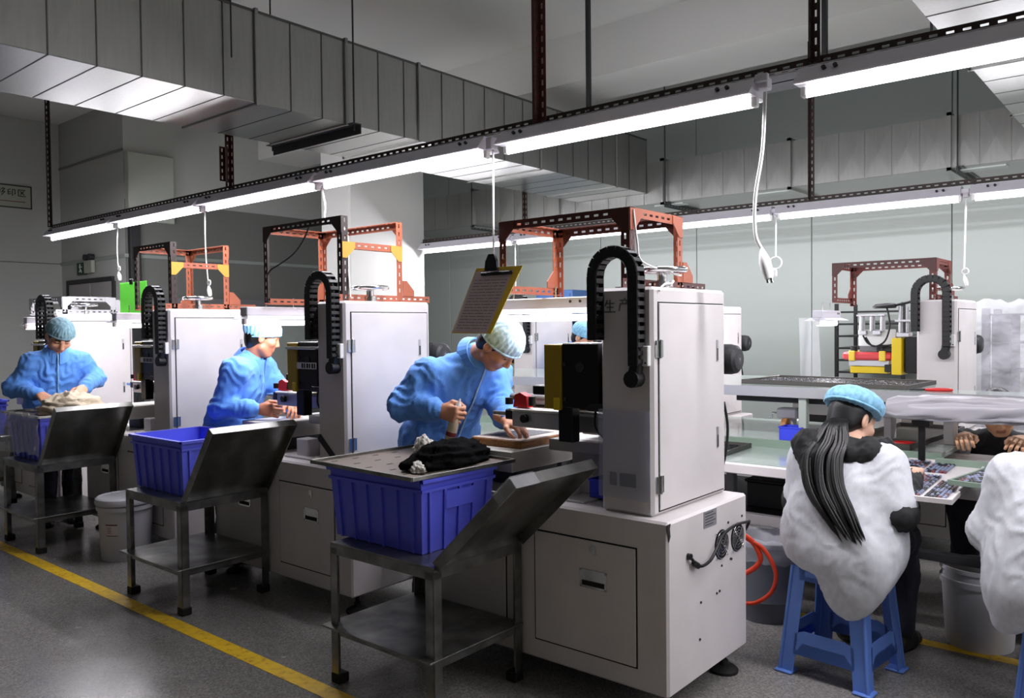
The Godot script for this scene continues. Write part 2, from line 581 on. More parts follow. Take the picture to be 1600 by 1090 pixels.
	for k in [[-0.03, 0.03, 0.0, -0.005], [0.0, -0.005, 0.03, -0.04], [0.0, -0.005, -0.03, -0.035], [-0.005, 0.025, 0.035, 0.02]]:
		run.bar(V(3.948, 2.165 + k[1], -9.66 + k[0]), V(3.948, 2.165 + k[3], -9.66 + k[2]), 0.012, 0.004, 0.0, V(1, 0, 0))
	run.lathe([Vector2(0, 0), Vector2(0.012, 0), Vector2(0.012, 0.004), Vector2(0, 0.004)], V(3.95, 2.21, -9.67), 12, Basis(Vector3(0, 0, 1), -PI / 2) * Basis(Vector3(0, 0, 1), PI))
	part("running_figure", run, mats.white_plastic, e)
	part("lamp_box", MB.new(e.position).bx(3.94, 2.11, -9.55, 3.985, 2.25, -9.36, 0.005), mats.sign_board, e)
	for zz in [-9.52, -9.4]: part("spot_lamp", MB.new(e.position).cyl(V(3.93, 2.285, zz), V(3.985, 2.285, zz), 0.035), mats.dark_grey, e)

# brush-like strokes of a few characters on a unit square, as thin raised bars
func hanzi(b: MB, c: Vector3, u: Vector3, v: Vector3, s: float, which: int, w := 0.09) -> void:
	var S := [
		# move
		[[-0.1, 0.45, -0.42, 0.32], [-0.48, 0.15, -0.05, 0.15], [-0.26, 0.38, -0.26, -0.48], [-0.26, 0.12, -0.48, -0.15], [-0.26, 0.1, -0.08, -0.08], [0.22, 0.48, 0.02, 0.25], [0.2, 0.4, 0.45, 0.4], [0.45, 0.4, 0.1, 0.0], [0.22, 0.05, 0.0, -0.18], [0.2, 0.0, 0.46, 0.0], [0.46, 0.0, 0.0, -0.48]],
		# print
		[[-0.1, 0.42, -0.4, 0.3], [-0.42, 0.3, -0.42, -0.3], [-0.42, 0.02, -0.08, 0.02], [-0.42, -0.28, -0.05, -0.22], [0.1, 0.38, 0.42, 0.38], [0.42, 0.38, 0.42, -0.22], [0.42, -0.22, 0.3, -0.16], [0.1, 0.38, 0.1, -0.48]],
		# area
		[[-0.42, 0.4, 0.45, 0.4], [-0.42, 0.4, -0.42, -0.42], [-0.42, -0.42, 0.48, -0.42], [0.25, 0.25, -0.2, -0.25], [-0.18, 0.22, 0.3, -0.25]],
		# raw
		[[-0.2, 0.45, -0.42, 0.0], [-0.3, 0.2, 0.38, 0.2], [-0.28, -0.08, 0.32, -0.08], [-0.48, -0.42, 0.48, -0.42], [0.02, 0.48, 0.02, -0.42]],
		# produce
		[[0.0, 0.48, 0.06, 0.38], [-0.4, 0.32, 0.42, 0.32], [-0.2, 0.24, -0.12, 0.12], [0.22, 0.26, 0.12, 0.1], [-0.42, 0.06, 0.45, 0.06], [-0.36, 0.06, -0.48, -0.48]],
	]
	var n := u.cross(v)
	for k in S[which]:
		b.bar(c + (u * k[0] + v * k[1]) * s, c + (u * k[2] + v * k[3]) * s, s * w, 0.003, 0.0, n)

# ---------- fluorescent lamps, their rails and pull cords ----------
func lamp_shape(o: Node3D, half: float, w := 0.082) -> void:
	# local: lamp runs along z, the tube hangs under a white reflector plate
	var prof := PackedVector2Array([Vector2(-w, 0.0), Vector2(-0.03, 0.062), Vector2(0.03, 0.062), Vector2(w, 0.0), Vector2(w - 0.004, -0.004), Vector2(-w + 0.004, -0.004)])
	var rf := MB.new()
	rf.prism(prof, -half, half)
	part("reflector", rf, mats.lamp_white, o)
	part("end_cap", MB.new().box(V(0, -0.014, half - 0.012), V(0.034, 0.05, 0.022), 0.004), mats.white_plastic, o)
	part("end_cap", MB.new().box(V(0, -0.014, -half + 0.012), V(0.034, 0.05, 0.022), 0.004), mats.white_plastic, o)
	part("tube", MB.new().cyl(V(0, -0.026, -half + 0.02), V(0, -0.026, half - 0.02), 0.014, 12), mats.tube_glow, o)
	for s in [-1, 1]:
		for d in [0.1, 0.14]:
			part("screw", MB.new().cyl(V(-0.049, 0.038, s * (half - d)), V(-0.062, 0.043, s * (half - d)), 0.008, 8), mats.dark_grey, o)

func lamp_light(o: Node3D, length: float, energy: float, drop := 0.045, wide := 0.05) -> void:
	# a tube shines down and to both sides: two strips, one on each flank of the tube
	for s in [-1.0, 1.0]:
		var l := AreaLight3D.new()
		l.name = "lamp_light"
		l.area_size = Vector2(length, wide)
		l.light_energy = energy * 0.5
		l.light_color = Color(0.98, 0.97, 1.0)
		l.shadow_enabled = true
		l.area_range = 16.0
		l.area_attenuation = 2.0
		var z := V(-s * sin(SPLAY), cos(SPLAY), 0)   # the light looks along -z
		l.transform = Transform3D(Basis(V(0, 0, 1), z.cross(V(0, 0, 1)), z), V(s * 0.022, -drop, 0))
		o.add_child(l, true)

const SPLAY := 0.85

func build_lamps() -> void:
	var row1 := [[-7.94, -6.64], [-6.61, -5.31], [-5.28, -3.99], [-3.96, -2.64], [-2.55, -1.27], [-1.12, 0.17], [0.2, 1.49], [1.55, 2.84], [2.9, 4.19], [4.25, 5.54]]
	var say := ["farthest fluorescent tube lamp of the near row, at the end wall side", "near-row fluorescent tube lamp above the machine with the green sheet", "near-row fluorescent tube lamp just left of the cord that ends behind the orange frame", "near-row fluorescent tube lamp between the angled cord and the clipboard cord", "long bright fluorescent tube lamp right of the clipboard cord", "nearest fluorescent tube lamp, cut by the right edge of the photo", "near-row fluorescent tube lamp beyond the right edge, first", "near-row fluorescent tube lamp beyond the right edge, second", "near-row fluorescent tube lamp beyond the right edge, third", "near-row fluorescent tube lamp beyond the right edge, last"]
	for i in row1.size():
		var o := thing("fluorescent_lamp", say[i], "lamp", V(3.0, 2.318, (row1[i][0] + row1[i][1]) * 0.5), "")
		lamp_shape(o, (row1[i][1] - row1[i][0]) * 0.5 - 0.008)
		lamp_light(o, 1.2, LAMP)
	var row2 := [[-6.24, -4.98], [-4.96, -3.71], [-3.69, -2.43], [-2.41, -1.16], [-1.12, 0.13], [0.15, 1.4], [1.45, 2.7], [2.75, 4.0], [4.05, 5.3]]
	var say2 := ["back-row fluorescent tube lamp beside the white pillar", "back-row fluorescent tube lamp seen through the red frame of the front machine", "back-row fluorescent tube lamp right of the front machine's red frame", "back-row fluorescent tube lamp between the two cords over the back machine", "back-row fluorescent tube lamp at the right edge of the photo", "back-row fluorescent tube lamp beyond the right edge, first", "back-row fluorescent tube lamp beyond the right edge, second", "back-row fluorescent tube lamp beyond the right edge, third", "back-row fluorescent tube lamp beyond the right edge, last"]
	for i in row2.size():
		var o := thing("fluorescent_lamp", say2[i], "lamp", V(6.0, 2.278, (row2[i][0] + row2[i][1]) * 0.5), "")
		lamp_shape(o, (row2[i][1] - row2[i][0]) * 0.5 - 0.008)
		lamp_light(o, 1.18, LAMP * 0.72)
	# rails and their hangers
	var r := thing("lamp_rail", "slotted dark red angle rail carrying the near row of lamps", "rail", V(3.0, 2.39, -3.0))
	part("rail", MB.new(r.position).angle(V(3.02, 2.39, -7.95), V(3.02, 2.39, 5.6), V(-1, 0, 0), V(0, 1, 0), 0.036, 0.003, 0.05), mats.brown_iron, r)
	for h in [[-7.93, 0], [-4.95, 1], [-2.33, 2], [-1.075, 0], [0.3, 0], [3.0, 0], [5.0, 0]]:
		var b := MB.new(r.position)
		var w: float = 0.032 if h[1] == 0 else 0.04
		b.angle(V(3.0, 2.4, h[0]), V(3.0, 3.9, h[0]), V(-1, 0, 0), V(0, 0, 1), w, 0.003, 0.05)
		if h[1] == 2: b.angle(V(3.004, 2.4, h[0] - 0.006), V(3.004, 3.9, h[0] - 0.006), V(1, 0, 0), V(0, 0, -1), w, 0.003, 0.05)
		if h[1] == 1: b.angle(V(2.985, 2.45, h[0] - 0.045), V(2.985, 2.68, h[0] - 0.045), V(-1, 0, 0), V(0, 0, 1), w, 0.003, 0.05)
		part("hanger", b, mats.red_iron if h[1] > 0 else mats.brown_iron, r)
	var r2 := thing("lamp_rail", "slotted brown angle rail carrying the back row of lamps", "rail", V(6.0, 2.35, -3.0))
	part("rail", MB.new(r2.position).angle(V(6.02, 2.35, -6.25), V(6.02, 2.35, 5.4), V(-1, 0, 0), V(0, 1, 0), 0.036, 0.003, 0.05), mats.brown_iron, r2)
	for h in [-4.85, -2.165, 0.6, 3.4]:
		part("hanger", MB.new(r2.position).angle(V(6.0, 2.36, h), V(6.0, 3.5, h), V(-1, 0, 0), V(0, 0, 1), 0.036, 0.003, 0.05), mats.brown_iron, r2)
	# pull cords with their plugs
	cord("white pull cord with a knotted plug above the green sheet", [V(3.0, 2.30, -6.62), V(3.0, 2.1, -6.64), V(3.0, 1.93, -6.62)], 1, mats.white_plastic)
	cord("white pull cord ending before the middle machine's column", [V(3.0, 2.30, -5.29), V(3.0, 2.0, -5.29), V(3.0, 1.76, -5.26)], 1, mats.white_plastic)
	cord("white cord slanting down from a lamp joint to the middle orange frame", [V(3.0, 2.30, -3.97), V(2.97, 2.18, -3.9), V(2.93, 2.07, -3.84), V(2.8, 1.98, -3.5), V(2.74, 1.75, -3.41), V(2.75, 1.62, -3.41)], 0, mats.white_plastic)
	cord("thick white cord with an oblong switch right of the front machine", [V(3.0, 2.33, -1.25), V(3.0, 2.12, -1.26), V(3.0, 1.94, -1.29), V(3.0, 1.8, -1.29), V(3.0, 1.74, -1.265)], 2, mats.white_plastic, 0.007)
	cord("white cord with a looped end hanging from the back row of lamps", [V(6.0, 2.26, -2.415), V(6.0, 2.05, -2.42), V(6.0, 1.96, -2.42)], 3, mats.white_plastic)
	cord("white cord with a small plug in front of the back machine's column", [V(6.0, 2.26, -1.145), V(6.0, 2.0, -1.15), V(6.0, 1.76, -1.155)], 1, mats.white_plastic)
	cord("thin white cord seen through the front machine's red frame", [V(6.0, 2.26, -4.97), V(6.0, 2.0, -4.97), V(6.0, 1.72, -4.97)], 1, mats.white_plastic)

func cord(label: String, pts: Array, kind: int, m: Material, r := 0.005) -> void:
	var e: Vector3 = pts[pts.size() - 1]
	var o := thing("pull_cord", label, "cord", pts[0])
	part("cord", MB.new(o.position).tube(curve(pts, 5), r, 6), m, o)
	# the brackets at the lamp joint
	part("bracket", MB.new(o.position).box(pts[0] + V(0, 0.03, 0), V(0.05, 0.045, 0.035), 0.004).box(pts[0] + V(-0.03, 0.045, 0.0), V(0.02, 0.03, 0.05), 0.003), mats.lamp_white, o)
	if kind == 1 or kind == 2:
		var s := 1.0 if kind == 1 else 1.7
		var d := V(0, -1, 0.25).normalized()
		var b := MB.new(o.position)
		b.sweep([e + V(0, 0.004, 0), e + d * 0.012 * s, e + d * 0.03 * s, e + d * 0.055 * s, e + d * 0.07 * s], MB.circle(1.0, 10, 0.75), true, true, false, Vector3.ZERO, [0.006, 0.011 * s, 0.017 * s, 0.016 * s, 0.012 * s])
		part("plug", b, m, o)
		if kind == 1:
			part("knot", MB.new(o.position).tube(arc(e + V(0, 0.025, 0.008), V(0, 1, 0), V(0, 0, 1), 0.018, 0, TAU * 0.93, 14), 0.005, 6), m, o)
		else:
			part("prong", MB.new(o.position).bar(e + d * 0.115 + V(0, 0, 0.008), e + d * 0.135 + V(0, 0, 0.008), 0.004, 0.008).bar(e + d * 0.115 - V(0, 0, 0.008), e + d * 0.135 - V(0, 0, 0.008), 0.004, 0.008), mats.chrome, o)
	elif kind == 3:
		part("loop", MB.new(o.position).tube(arc(e + V(0, -0.045, 0), V(0, 1, 0), V(0, 0, 1), 0.045, 0, TAU * 0.97, 20), 0.006, 6), m, o)
		part("plug", MB.new(o.position).box(e + V(0, -0.12, -0.005), V(0.02, 0.06, 0.03), 0.006), m, o)


# ---------- air ducts ----------
func build_ducts() -> void:
	# duct one crosses the rows
	var o := thing("air_duct", "large galvanised sheet metal duct crossing the ceiling at upper left", "duct", V(2.5, 2.705, -4.35))
	var xs := [-4.0, -3.7, -2.9, -2.0, -1.1, -0.2, 0.72, 1.29, 1.506, 1.721, 1.935, 2.156, 2.375, 2.572, 2.797, 3.015, 3.19, 3.451, 3.669, 3.80, 4.02, 4.24, 4.46, 4.68, 4.9, 5.12, 5.34, 5.56, 5.78, 6.0, 6.22, 6.44, 6.745]
	duct_x(o, xs, -4.75, -3.97, 2.705, 3.2, [1.29, 2.572, 3.19, 3.80, 5.12, 6.22], 3)
	part("hanger", MB.new(o.position).angle2(V(3.25, 2.70, -3.90), V(3.25, 2.70, -4.82), V(-1, 0, 0), V(0, -1, 0), 0.06, 0.005), mats.galv_dark, o)
	part("hanger", MB.new(o.position).cyl(V(3.22, 2.66, -3.93), V(3.22, 3.9, -3.93), 0.006, 6).cyl(V(3.22, 2.66, -4.79), V(3.22, 3.9, -4.79), 0.006, 6), mats.galv_dark, o)
	part("hanger", MB.new(o.position).cyl(V(2.4, 2.9, -3.93), V(2.4, 3.9, -3.93), 0.005, 6), mats.galv_dark, o)
	# duct two runs along the back row
	var p := thing("air_duct", "long galvanised duct running over the back row of lamps", "duct", V(7.05, 2.6, -3.0))
	var zs := []
	var z := -8.6
	var k := 0
	var fl := []
	while z < 6.4:
		zs.append(z)
		if k % 6 == 0: fl.append(z)
		z += 0.2
		k += 1
	duct_z(p, zs, 6.75, 7.4, 2.6, 2.98, fl)
	for y in [[-2.95, 0.32], [-3.95, 0.3], [-1.35, 0.3]]:
		part("air_vent", MB.new(p.position).bx(6.85, 2.585, y[0], 6.97, 2.6, y[0] + y[1], 0.003), mats.panel_white, p)
	for zz in [-3.77, -1.35, -6.2, 1.2]:
		part("hanger", MB.new(p.position).angle(V(6.72, 2.6, zz), V(7.42, 2.6, zz), V(0, 0, 1), V(0, -1, 0), 0.05, 0.004, 0.06).cyl(V(6.72, 2.58, zz + 0.01), V(6.72, 3.9, zz + 0.01), 0.006, 6), mats.galv_dark, p)
	# duct three, upper right
	var q := thing("air_duct", "galvanised duct crossing the ceiling in the upper right corner", "duct", V(5.0, 2.75, -0.5))
	var x3 := []
	var x := 3.42
	while x < 6.8:
		x3.append(x)
		x += 0.3
	duct_x(q, x3, -0.86, -0.2, 2.72, 3.15, [3.42, 4.62, 5.82], 1)
	part("hanger", MB.new(q.position).cyl(V(3.9, 2.7, -0.88), V(3.9, 3.9, -0.88), 0.006, 6).cyl(V(3.9, 2.7, -0.18), V(3.9, 3.9, -0.18), 0.006, 6), mats.galv_dark, q)
	# cable tray under the beam
	var t := thing("cable_tray", "grey cable tray hung below the concrete beam", "tray", V(5.1, 2.96, -2.4))
	part("tray", MB.new(t.position).bx(5.02, 2.96, -3.85, 5.2, 2.966, -0.95).bx(5.02, 2.96, -3.85, 5.026, 3.01, -0.95).bx(5.194, 2.96, -3.85, 5.2, 3.01, -0.95), mats.mid_grey, t)
	for zz in [-3.5, -1.75]:
		part("hanger", MB.new(t.position).bar(V(5.11, 2.97, zz), V(5.11, 3.9, zz), 0.03, 0.03), mats.galv_dark, t)
		part("crosspiece", MB.new(t.position).bar(V(4.96, 2.945, zz), V(5.26, 2.945, zz), 0.04, 0.02), mats.galv_dark, t)

func duct_x(o: Node3D, xs: Array, z0: float, z1: float, y0: float, y1: float, flanges: Array, sides: int) -> void:
	for i in xs.size() - 1:
		var a: float = xs[i] + 0.003
		var b: float = xs[i + 1] - 0.003
		var m := MB.new(o.position)
		var c := (a + b) * 0.5
		# side sheet with a shallow cross break, then the bottom, back and top
		m.bx(a, y0, z1 - 0.004, b, y1, z1 - 0.001)
		var pk := V(c, (y0 + y1) * 0.5, z1 + 0.0025)
		var cr := [V(a, y0, z1 - 0.001), V(b, y0, z1 - 0.001), V(b, y1, z1 - 0.001), V(a, y1, z1 - 0.001)]
		for k in 4: m.t(cr[k], cr[(k + 1) % 4], pk)
		part("side_sheet", m, mats.galvanised, o)
		part("bottom_sheet", MB.new(o.position).bx(a, y0 - 0.004, z0, b, y0, z1, 0.0015), mats.galvanised, o)
	part("casing", MB.new(o.position).bx(xs[0], y0, z0, xs[xs.size() - 1], y1, z1 - 0.005), mats.galvanised, o)
	for xx in xs: part("seam", MB.new(o.position).bx(xx - 0.0025, y0 - 0.006, z0, xx + 0.0025, y0, z1 + 0.001).bx(xx - 0.0025, y0 - 0.006, z1, xx + 0.0025, y1, z1 + 0.003), mats.galv_seam, o)
	for f in flanges:
		part("flange", MB.new(o.position).bx(f - 0.01, y0 - 0.016, z0 - 0.016, f + 0.01, y0 - 0.001, z1 + 0.016, 0.003).bx(f - 0.01, y0 - 0.016, z1, f + 0.01, y1 + 0.016, z1 + 0.016, 0.003).bx(f - 0.01, y1, z0 - 0.016, f + 0.01, y1 + 0.016, z1 + 0.016).bx(f - 0.01, y0 - 0.016, z0 - 0.016, f + 0.01, y1 + 0.016, z0), mats.galvanised, o)
	part("edge_seam", MB.new(o.position).bx(xs[0], y1 - 0.004, z1 - 0.02, xs[xs.size() - 1], y1 + 0.008, z1 + 0.006), mats.galv_seam, o)

func duct_z(o: Node3D, zs: Array, x0: float, x1: float, y0: float, y1: float, flanges: Array) -> void:
	for i in zs.size() - 1:
		var a: float = zs[i] + 0.003
		var b: float = zs[i + 1] - 0.003
		var m := MB.new(o.position)
		m.bx(x0 + 0.001, y0, a, x0 + 0.004, y1, b)
		var pk := V(x0 - 0.0025, (y0 + y1) * 0.5, (a + b) * 0.5)
		var cr := [V(x0 + 0.001, y0, a), V(x0 + 0.001, y0, b), V(x0 + 0.001, y1, b), V(x0 + 0.001, y1, a)]
		for k in 4: m.t(cr[k], cr[(k + 1) % 4], pk)
		part("side_sheet", m, mats.galvanised, o)
	for i in range(0, zs.size() - 6, 6):
		part("bottom_sheet", MB.new(o.position).bx(x0, y0 - 0.004, zs[i] + 0.003, x1, y0, zs[i + 6] - 0.003, 0.0015), mats.galvanised, o)
	part("casing", MB.new(o.position).bx(x0 + 0.005, y0, zs[0], x1, y1, zs[zs.size() - 1]), mats.galvanised, o)
	for f in flanges:
		part("flange", MB.new(o.position).bx(x0 - 0.025, y0 - 0.025, f - 0.014, x1 + 0.02, y0 - 0.001, f + 0.014).bx(x0 - 0.025, y0 - 0.025, f - 0.014, x0, y1 + 0.025, f + 0.014).bx(x0 - 0.025, y1, f - 0.014, x1 + 0.02, y1 + 0.025, f + 0.014), mats.galvanised, o)
# ---------- printing machines ----------
var NUDGE := Vector3.ZERO
func P(o: Node3D) -> MB:
	# a builder in the coordinates of the first machine, whichever machine it is for
	return MB.new(o.position - NUDGE)

func make_machine() -> Node3D:
	var o := thing("printing_machine", "x", "machine", V(2.9, 0, -2.0))
	var pm: Material = mats.machine_paint
	part("base_cabinet", P(o).bx(2.58, 0.1, -2.72, 3.25, 0.742, -1.44, 0.009), pm, o)
	# two doors on the aisle side
	for z in [[-2.052, -1.568], [-2.68, -2.2]]:
		var a: float = z[0]
		var b: float = z[1]
		var d := part("cabinet_door", P(o).bx(2.574, 0.186, a + 0.006, 2.582, 0.626, b - 0.006, 0.002), pm, o)
		part("door_gap", P(o).bx(2.5785, 0.18, a, 2.582, 0.632, b), mats.gap_dark, d)
		var c := (a + b) * 0.5 + 0.05
		part("recessed_handle", P(o).bx(2.571, 0.443, c - 0.062, 2.575, 0.452, c + 0.062).bx(2.571, 0.505, c - 0.062, 2.575, 0.514, c + 0.062).bx(2.571, 0.443, c - 0.062, 2.575, 0.514, c - 0.052).bx(2.571, 0.443, c + 0.052, 2.575, 0.514, c + 0.062).bx(2.5725, 0.47, c - 0.052, 2.574, 0.505, c + 0.052), mats.chrome, d, "chrome recessed handle")
		part("handle_recess", P(o).bx(2.5725, 0.45, c - 0.053, 2.5738, 0.472, c + 0.053), mats.gap_dark, d)
		part("lock", P(o).cyl(V(2.576, 0.598, c), V(2.568, 0.598, c), 0.014).cyl(V(2.570, 0.58, c + 0.008), V(2.569, 0.58, c + 0.008), 0.007), mats.chrome, d)
	for x in [2.66, 3.155]:
		for z in [-1.5, -2.63]:
			part("foot", P(o).lathe([Vector2(0, 0), Vector2(0.058, 0), Vector2(0.06, 0.012), Vector2(0.045, 0.024), Vector2(0.02, 0.03), Vector2(0.017, 0.05), Vector2(0.01, 0.052), Vector2(0.01, 0.1), Vector2(0, 0.1)], V(x, 0, z), 20), mats.black_rubber, o)
	# end face with maker's plate, fans and cable
	var np := part("name_plate", P(o).bx(2.857, 0.667, -1.44, 2.965, 0.733, -1.4375, 0.001), mats.aluminium, o)
	var lines := P(o)
	for k in 5: lines.bx(2.866, 0.677 + k * 0.011, -1.4375, 2.935 + 0.02 * ((k * 7) % 2), 0.680 + k * 0.011, -1.437)
	part("engraving", lines, mats.dark_grey, np)
	for x in [3.01, 3.157]:
		var fan := part("cooling_fan", P(o).lathe([Vector2(0, 0.001), Vector2(0.06, 0.001), Vector2(0.06, 0), Vector2(0, 0)], V(x, 0.575, -1.44), 24, Basis(Vector3.RIGHT, PI / 2)), mats.gap_dark, o)
		var gr := P(o)
		for r in [0.018, 0.03, 0.042, 0.054]: gr.tube(arc(V(x, 0.575, -1.434), V(1, 0, 0), V(0, 1, 0), r, 0, TAU * 0.999, 20), 0.0016, 4)
		for k in 4:
			var a := PI / 4 + k * PI / 2
			gr.bar(V(x, 0.575, -1.433), V(x + cos(a) * 0.075, 0.575 + sin(a) * 0.075, -1.436), 0.003, 0.003, 0.0, V(0, 0, 1))
		part("fan_guard", gr, mats.chrome, fan)
		var bl := P(o)
		for k in 7:
			var a := TAU * k / 7
			bl.q(V(x + cos(a) * 0.015, 0.575 + sin(a) * 0.015, -1.438), V(x + cos(a + 0.1) * 0.05, 0.575 + sin(a + 0.1) * 0.05, -1.4385), V(x + cos(a + 0.6) * 0.05, 0.575 + sin(a + 0.6) * 0.05, -1.4365), V(x + cos(a + 0.7) * 0.015, 0.575 + sin(a + 0.7) * 0.015, -1.437))
		part("fan_blades", bl, mats.dark_grey, fan)
	part("power_cable", P(o).tube(curve([V(2.735, 0.585, -1.43), V(2.75, 0.563, -1.42), V(2.80, 0.54, -1.42), V(2.87, 0.545, -1.42), V(2.93, 0.58, -1.42), V(2.98, 0.618, -1.42), V(3.08, 0.638, -1.42), V(3.2, 0.632, -1.42), V(3.27, 0.61, -1.44), V(3.28, 0.5, -1.5)]), 0.006, 8).box(V(2.765, 0.553, -1.425), V(0.05, 0.022, 0.022), 0.006, Basis(Vector3(0, 0, 1), -0.5)).cyl(V(2.728, 0.59, -1.44), V(2.728, 0.59, -1.425), 0.012), mats.black_plastic, o)
	for p in [[2.83, 0.39], [2.965, 0.39], [2.99, 0.393], [2.82, 0.25], [3.01, 0.49], [3.09, 0.5], [3.07, 0.652], [3.2, 0.655], [3.1, 0.497]]:
		part("screw", P(o).cyl(V(p[0], p[1], -1.44), V(p[0], p[1], -1.436), 0.005, 8), mats.dark_grey, o)
	# column
	part("column", P(o).bx(2.62, 0.742, -1.75, 3.225, 1.596, -1.522, 0.012), pm, o)
	var cd := part("column_door", P(o).bx(2.664, 0.762, -1.522, 3.198, 1.535, -1.517, 0.002), pm, o)
	part("door_gap", P(o).bx(2.659, 0.757, -1.523, 3.203, 1.54, -1.5205), mats.gap_dark, cd)
	for y in [1.365, 0.86]:
		part("hinge", P(o).bx(2.638, y - 0.032, -1.521, 2.658, y + 0.032, -1.514, 0.001).bx(2.666, y - 0.032, -1.517, 2.684, y + 0.032, -1.512, 0.001).cyl(V(2.662, y - 0.034, -1.512), V(2.662, y + 0.034, -1.512), 0.006, 10), mats.chrome, cd, "steel hinge")
	for y in [1.345, 0.985]:
		part("latch", P(o).bx(3.13, y - 0.045, -1.517, 3.148, y + 0.045, -1.5145, 0.001), mats.aluminium, cd)
		part("latch_slot", P(o).bx(3.134, y - 0.04, -1.5145, 3.144, y + 0.01, -1.514), mats.dark_grey, cd)
	part("switch_plate", P(o).bx(2.596, 1.303, -1.563, 2.62, 1.378, -1.527, 0.003), mats.white_plastic, o)
	part("switch_button", P(o).bx(2.594, 1.312, -1.556, 2.597, 1.318, -1.549), mats.ink_dark, o)
	part("switch_button", P(o).bx(2.594, 1.312, -1.541, 2.597, 1.318, -1.534), mats.ink_dark, o)
	# motor behind the column
	var mo := part("motor", P(o).lathe([Vector2(0, 0), Vector2(0.058, 0), Vector2(0.066, 0.006), Vector2(0.066, 0.12), Vector2(0.06, 0.145), Vector2(0.045, 0.157), Vector2(0, 0.16)], V(3.325, 1.302, -1.66), 24, Basis(Vector3.RIGHT, PI / 2)).bx(3.22, 1.1, -1.64, 3.285, 1.37, -1.56, 0.004), mats.dark_grey, o)
	var g := P(o)
	for k in 6: g.tube(arc(V(3.325, 1.302, -1.502 - 0.0004 * k * k), V(1, 0, 0), V(0, 1, 0), 0.01 + 0.0085 * k, 0, TAU * 0.999, 20), 0.0018, 4)
	for k in 8:
		var a := TAU * k / 8
		g.bar(V(3.325, 1.302, -1.50), V(3.325 + cos(a) * 0.055, 1.302 + sin(a) * 0.055, -1.512), 0.003, 0.003, 0, V(0, 0, 1))
	part("motor_grille", g, mats.mid_grey, mo)
	part("motor_cable", P(o).tube(curve([V(3.27, 1.12, -1.55), V(3.285, 1.0, -1.54), V(3.26, 0.85, -1.55), V(3.24, 0.75, -1.6)]), 0.006, 6), mats.black_plastic, o)
	# hand wheel on top
	var wc := V(2.885, 1.672, -1.63)
	var hw := part("hand_wheel", P(o).tube(arc(wc, V(1, 0, 0), V(0, 0, 1), 0.092, 0, TAU * 0.999, 28), 0.011, 8, false, true).cyl(wc + V(0, -0.076, 0), wc + V(0, 0.012, 0), 0.02).cyl(wc + V(0, -0.076, 0), wc + V(0, -0.045, 0), 0.035).bar(wc + V(-0.09, 0, 0), wc + V(0.09, 0, 0), 0.022, 0.009, 0.002).bar(wc + V(0, 0, -0.09), wc + V(0, 0, 0.09), 0.022, 0.009, 0.002), mats.chrome, o)
	# drag chain in front of the column: one link after another over an arch
	var path := []
	for k in 8: path.append(V(2.588, 1.40 + k * 0.0343, -1.75))
	path.append_array(arc(V(2.588, 1.64, -1.66), V(0, 0, -1), V(0, 1, 0), 0.09, 0.0, PI, 9))
	for k in 11: path.append(V(2.588, 1.61 - k * 0.0305, -1.57))
	var ch := part("cable_chain", P(o).tube(path, 0.013, 6), mats.black_rubber, o)
	for i in path.size() - 1:
		var a: Vector3 = path[i]
		var b: Vector3 = path[i + 1]
		var d := (b - a).normalized()
		var nn := d.cross(V(1, 0, 0))
		var bs := Basis(V(1, 0, 0), nn, d) if V(1, 0, 0).cross(nn).dot(d) > 0 else Basis(V(1, 0, 0), -nn, d)
		var ln := (b - a).length()
		var c := (a + b) * 0.5
		var m := P(o)
		for s in [-1, 1]:
			m.box(c + bs * V(s * 0.026, 0, 0), V(0.006, 0.044, ln * 1.12), 0.003, bs)
			m.box(c + bs * V(0, s * 0.02, 0), V(0.05, 0.005, ln * 0.55), 0.001, bs)
		part("chain_link", m, mats.black_plastic, ch)
	part("chain_bracket", P(o).cyl(V(2.57, 1.255, -1.585), V(2.62, 1.255, -1.585), 0.032, 12).bar(V(2.595, 1.26, -1.585), V(2.595, 1.33, -1.57), 0.04, 0.045, 0.006), mats.black_plastic, o)
	# work bed
	part("bed", P(o).bx(2.9, 0.9, -2.22, 3.24, 0.95, -1.76, 0.004).bx(2.98, 0.742, -2.15, 3.18, 0.9, -1.8, 0.004), mats.block_metal, o)
	part("work_table", P(o).bx(2.68, 0.822, -2.575, 3.24, 0.914, -2.25, 0.004), mats.block_metal, o)
	part("table_support", P(o).bx(2.8, 0.742, -2.5, 3.1, 0.822, -2.32, 0.004), mats.dark_grey, o)
	part("bracket", P(o).bx(2.70, 0.742, -2.06, 2.78, 0.845, -1.96, 0.004).bx(2.66, 0.742, -2.12, 2.92, 0.752, -1.86, 0.002).bx(2.80, 0.752, -2.0, 2.86, 0.82, -1.9, 0.004), pm, o)
	return o

